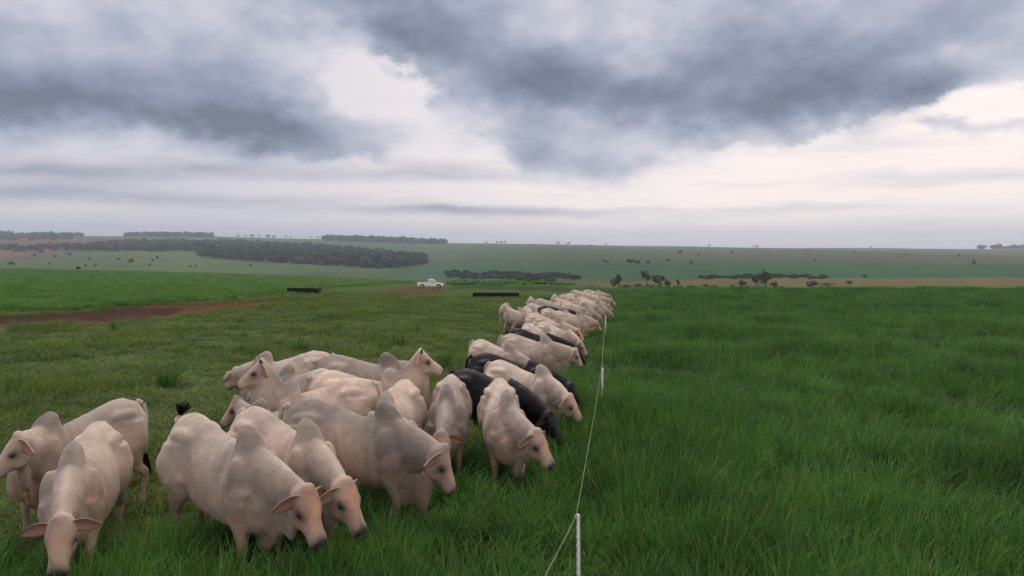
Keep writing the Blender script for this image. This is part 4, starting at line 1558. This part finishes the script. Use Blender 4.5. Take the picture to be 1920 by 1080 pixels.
def bx(V, f, c, s):
    c, s = np.asarray(c, float), np.asarray(s, float) / 2
    o = len(V)
    for sx, sy, sz in ((-1, -1, -1), (1, -1, -1), (1, 1, -1), (-1, 1, -1), (-1, -1, 1), (1, -1, 1), (1, 1, 1), (-1, 1, 1)):
        V.append(c + s * np.array([sx, sy, sz]))
    f += [tuple(o + i for i in t) for t in ((0, 3, 2, 1), (4, 5, 6, 7), (0, 1, 5, 4), (1, 2, 6, 5), (2, 3, 7, 6), (3, 0, 4, 7))]


def trough(label, x, y, rz, L, h_=.62):
    t = empty('feed_trough', (x, y, hz(x, y)), rz, label, 'trough', 'feed troughs in the pasture')
    for s in (-1, 1):
        V, f = [], []
        a = np.array([[-L / 2, s * .20, .26], [L / 2, s * .20, .26], [L / 2, s * .34, h_], [-L / 2, s * .34, h_]])
        b = a - np.array([0, s * .05, 0])
        V = list(a) + list(b)
        f = [(0, 1, 2, 3), (7, 6, 5, 4), (0, 4, 5, 1), (1, 5, 6, 2), (2, 6, 7, 3), (3, 7, 4, 0)]
        link('side_board', mesh_of('side_board', V, f, False), M_trough, t)
        V, f = [], []
        bx(V, f, (s * (L / 2 + .022), 0, .45), (.04, .70, .42))
        link('end_board', mesh_of('end_board', V, f, False), M_trough, t)
        V, f = [], []
        bx(V, f, (0, s * .352, h_ + .022), (L + .08, .07, .04))
        link('rim', mesh_of('rim', V, f, False), M_trough, t)
    V, f = [], []
    bx(V, f, (0, 0, .235), (L - .02, .38, .04))
    link('floor_board', mesh_of('floor_board', V, f, False), M_trough, t)
    for k in range(4):
        V, f = [], []
        bx(V, f, (-L / 2 + .3 + k * (L - .6) / 3, 0, .08), (.16, .46, .26))
        link('leg', mesh_of('leg', V, f, False), M_trough2, t)


p = at(930, 559.5)
trough('long black feed trough alone in the pasture between pickup and cattle row', p.x, p.y, math.radians(-1), 86 / F * p.y)
p = at(570, 551)
trough('black feed trough at the edge of the bright field beside the red earth', p.x, p.y, math.radians(-22), 4.2)

# ------------------------------------------------------------------ pickup
M_white = plain('car_paint_white', (.78, .79, .80), .25, .5, var=.02)
M_glass = plain('car_glass', (.012, .016, .02), .06, .6, var=.02)
M_tyre = plain('tyre_rubber', (.014, .014, .015), .85, .2)
M_rim = plain('wheel_rim', (.42, .42, .43), .35, .5, metal=.7)
M_dark = plain('dark_trim', (.02, .02, .022), .6, .3)
M_red = plain('tail_lamp_red', (.35, .01, .01), .25, .5)
M_lamp = plain('head_lamp', (.75, .78, .8), .1, .6, var=.02)


def prism(prof, y0, y1, inset=0.0, top=None):
    """side outline swept across the car, upper corners drawn in"""
    n = len(prof)
    V = []
    for y, sg in ((y0, 1), (y1, -1)):
        for x, z in prof:
            k = inset * max(0, (z - 1.0) / .75)
            V.append((x, y + sg * k, z))
    f = [tuple(range(n)), tuple(range(2 * n - 1, n - 1, -1))]
    for i in range(n):
        j = (i + 1) % n
        f.append((i, i + n, j + n, j))
    return V, f


def arch(cx, r, n=7):
    return [(cx + r * math.cos(a), .42 + r * math.sin(a)) for a in np.linspace(math.pi, 0, n)]


def build_pickup():
    p = at(807, 540.5)
    t = empty('pickup_truck', p, math.radians(4), 'white single cab pickup parked on the red earth patch beyond the pasture', 'pickup')
    W = .86
    lower = [(-2.42, .52), (-2.42, 1.02), (-.35, 1.04), (1.05, 1.04), (1.3, 1.02), (2.30, .88), (2.45, .70), (2.45, .42)] + [(x, z) for x, z in reversed(arch(1.58, .40))] + [(.9, .40), (-1.0, .40)] + [(x, z) for x, z in reversed(arch(-1.48, .40))] + [(-2.2, .45)]
    V, f = prism(lower[::-1], W, -W)
    body = link('body', mesh_of('body', V, f, False), M_white, t)
    bv = body.modifiers.new('b', 'BEVEL')
    bv.width = .035
    bv.segments = 2
    bv.limit_method = 'ANGLE'
    cab = [(-.42, 1.045), (-.36, 1.62), (-.22, 1.70), (.42, 1.70), (.62, 1.62), (1.22, 1.05)]
    V, f = prism(cab[::-1], W - .06, -(W - .06), .13)
    cb = link('cab', mesh_of('cab', V, f, False), M_white, t)
    bv = cb.modifiers.new('b', 'BEVEL')
    bv.width = .05
    bv.segments = 2
    for s in (-1, 1):
        q = [(-.28, 1.10), (-.24, 1.56), (.40, 1.58), (.92, 1.10)]
        V = [(x, s * (W - .055 - .13 * max(0, (z - 1.0) / .75)), z) for x, z in q] + [(x, s * (W - .10 - .13 * max(0, (z - 1.0) / .75)), z) for x, z in q]
        f = [(0, 1, 2, 3), (7, 6, 5, 4), (0, 4, 5, 1), (1, 5, 6, 2), (2, 6, 7, 3), (3, 7, 4, 0)]
        link('side_window', mesh_of('side_window', V, f, False), M_glass, cb)
        V, f = [], []
        bx(V, f, (.98, s * (W + .07), 1.13), (.10, .16, .15))
        link('mirror', mesh_of('mirror', V, f, False), M_dark, t)
        V, f = [], []
        bx(V, f, (2.36, s * .66, .80), (.16, .30, .14))
        link('headlight', mesh_of('headlight', V, f, False), M_lamp, t)
        V, f = [], []
        bx(V, f, (-2.425, s * .76, .82), (.05, .14, .30))
        link('tail_light', mesh_of('tail_light', V, f, False), M_red, t)
        V, f = [], []
        bx(V, f, (-1.4, s * (W - .03), 1.06), (1.98, .06, .07))
        link('bed_rail', mesh_of('bed_rail', V, f, False), M_white, t)
    V = [(.66, -.60, 1.60), (.66, .60, 1.60), (1.20, .74, 1.09), (1.20, -.74, 1.09)]
    V = [(x + .022, y, z + .022) for x, y, z in V] + [(x - .03, y, z - .03) for x, y, z in V]
    f = [(0, 1, 2, 3), (7, 6, 5, 4), (0, 4, 5, 1), (1, 5, 6, 2), (2, 6, 7, 3), (3, 7, 4, 0)]
    link('windscreen', mesh_of('windscreen', V, f, False), M_glass, cb)
    V, f = [], []
    bx(V, f, (-.415, 0, 1.34), (.03, 1.1, .34))
    link('rear_window', mesh_of('rear_window', V, f, False), M_glass, cb)
    V, f = [], []
    bx(V, f, (2.46, 0, .52), (.12, 1.70, .20))
    link('bumper', mesh_of('bumper', V, f, False), M_dark, t)
    V, f = [], []
    bx(V, f, (-2.47, 0, .50), (.10, 1.60, .16))
    link('bumper', mesh_of('bumper', V, f, False), M_dark, t)
    for x in (1.58, -1.48):
        for s in (-1, 1):
            y = s * (W - .12)
            rings = []
            for yy, r in ((-.11, .24), (-.11, .33), (-.07, .36), (.07, .36), (.11, .33), (.11, .24)):
                a = np.linspace(0, 2 * math.pi, 20, endpoint=False)
                rings.append(np.stack([x + r * np.cos(a), np.full(20, y + yy), .36 + r * np.sin(a)], 1))
            V, f = loft(rings)
            wh = link('wheel', mesh_of('wheel', V, f), M_tyre, t)
            rings = []
            for yy, r in ((.108, .235), (.125, .23), (.115, .16), (.13, .06)):
                a = np.linspace(0, 2 * math.pi, 16, endpoint=False)
                rings.append(np.stack([x + r * np.cos(a), np.full(16, y + s * yy), .36 + r * np.sin(a)], 1))
            V, f = loft(rings)
            link('rim', mesh_of('rim', V, f), M_rim, wh)


build_pickup()

# ------------------------------------------------------------------ haze
def make_haze():
    v = []
    lo, hi_, e = -60.0, 90.0, 3560.0
    for z in (lo, hi_):
        for x, y in ((-e, -e), (e, -e), (e, e), (-e, e)):
            v.append((x, y, z))
    f = [(0, 3, 2, 1), (4, 5, 6, 7), (0, 1, 5, 4), (1, 2, 6, 5), (2, 3, 7, 6), (3, 0, 4, 7)]
    me = mesh_of('haze', v, f, False)
    m = bpy.data.materials.new('haze_air')
    m.use_nodes = True
    m.node_tree.nodes.clear()
    n = NB(m.node_tree)
    pv = n.new('ShaderNodeVolumePrincipled')
    pv.inputs['Color'].default_value = (.76, .88, 1.0, 1)
    pv.inputs['Density'].default_value = .00021
    pv.inputs['Anisotropy'].default_value = 0.2
    o = n.new('ShaderNodeOutputMaterial')
    m.node_tree.links.new(pv.outputs[0], o.inputs['Volume'])
    link('haze', me, m, kind='stuff')


make_haze()
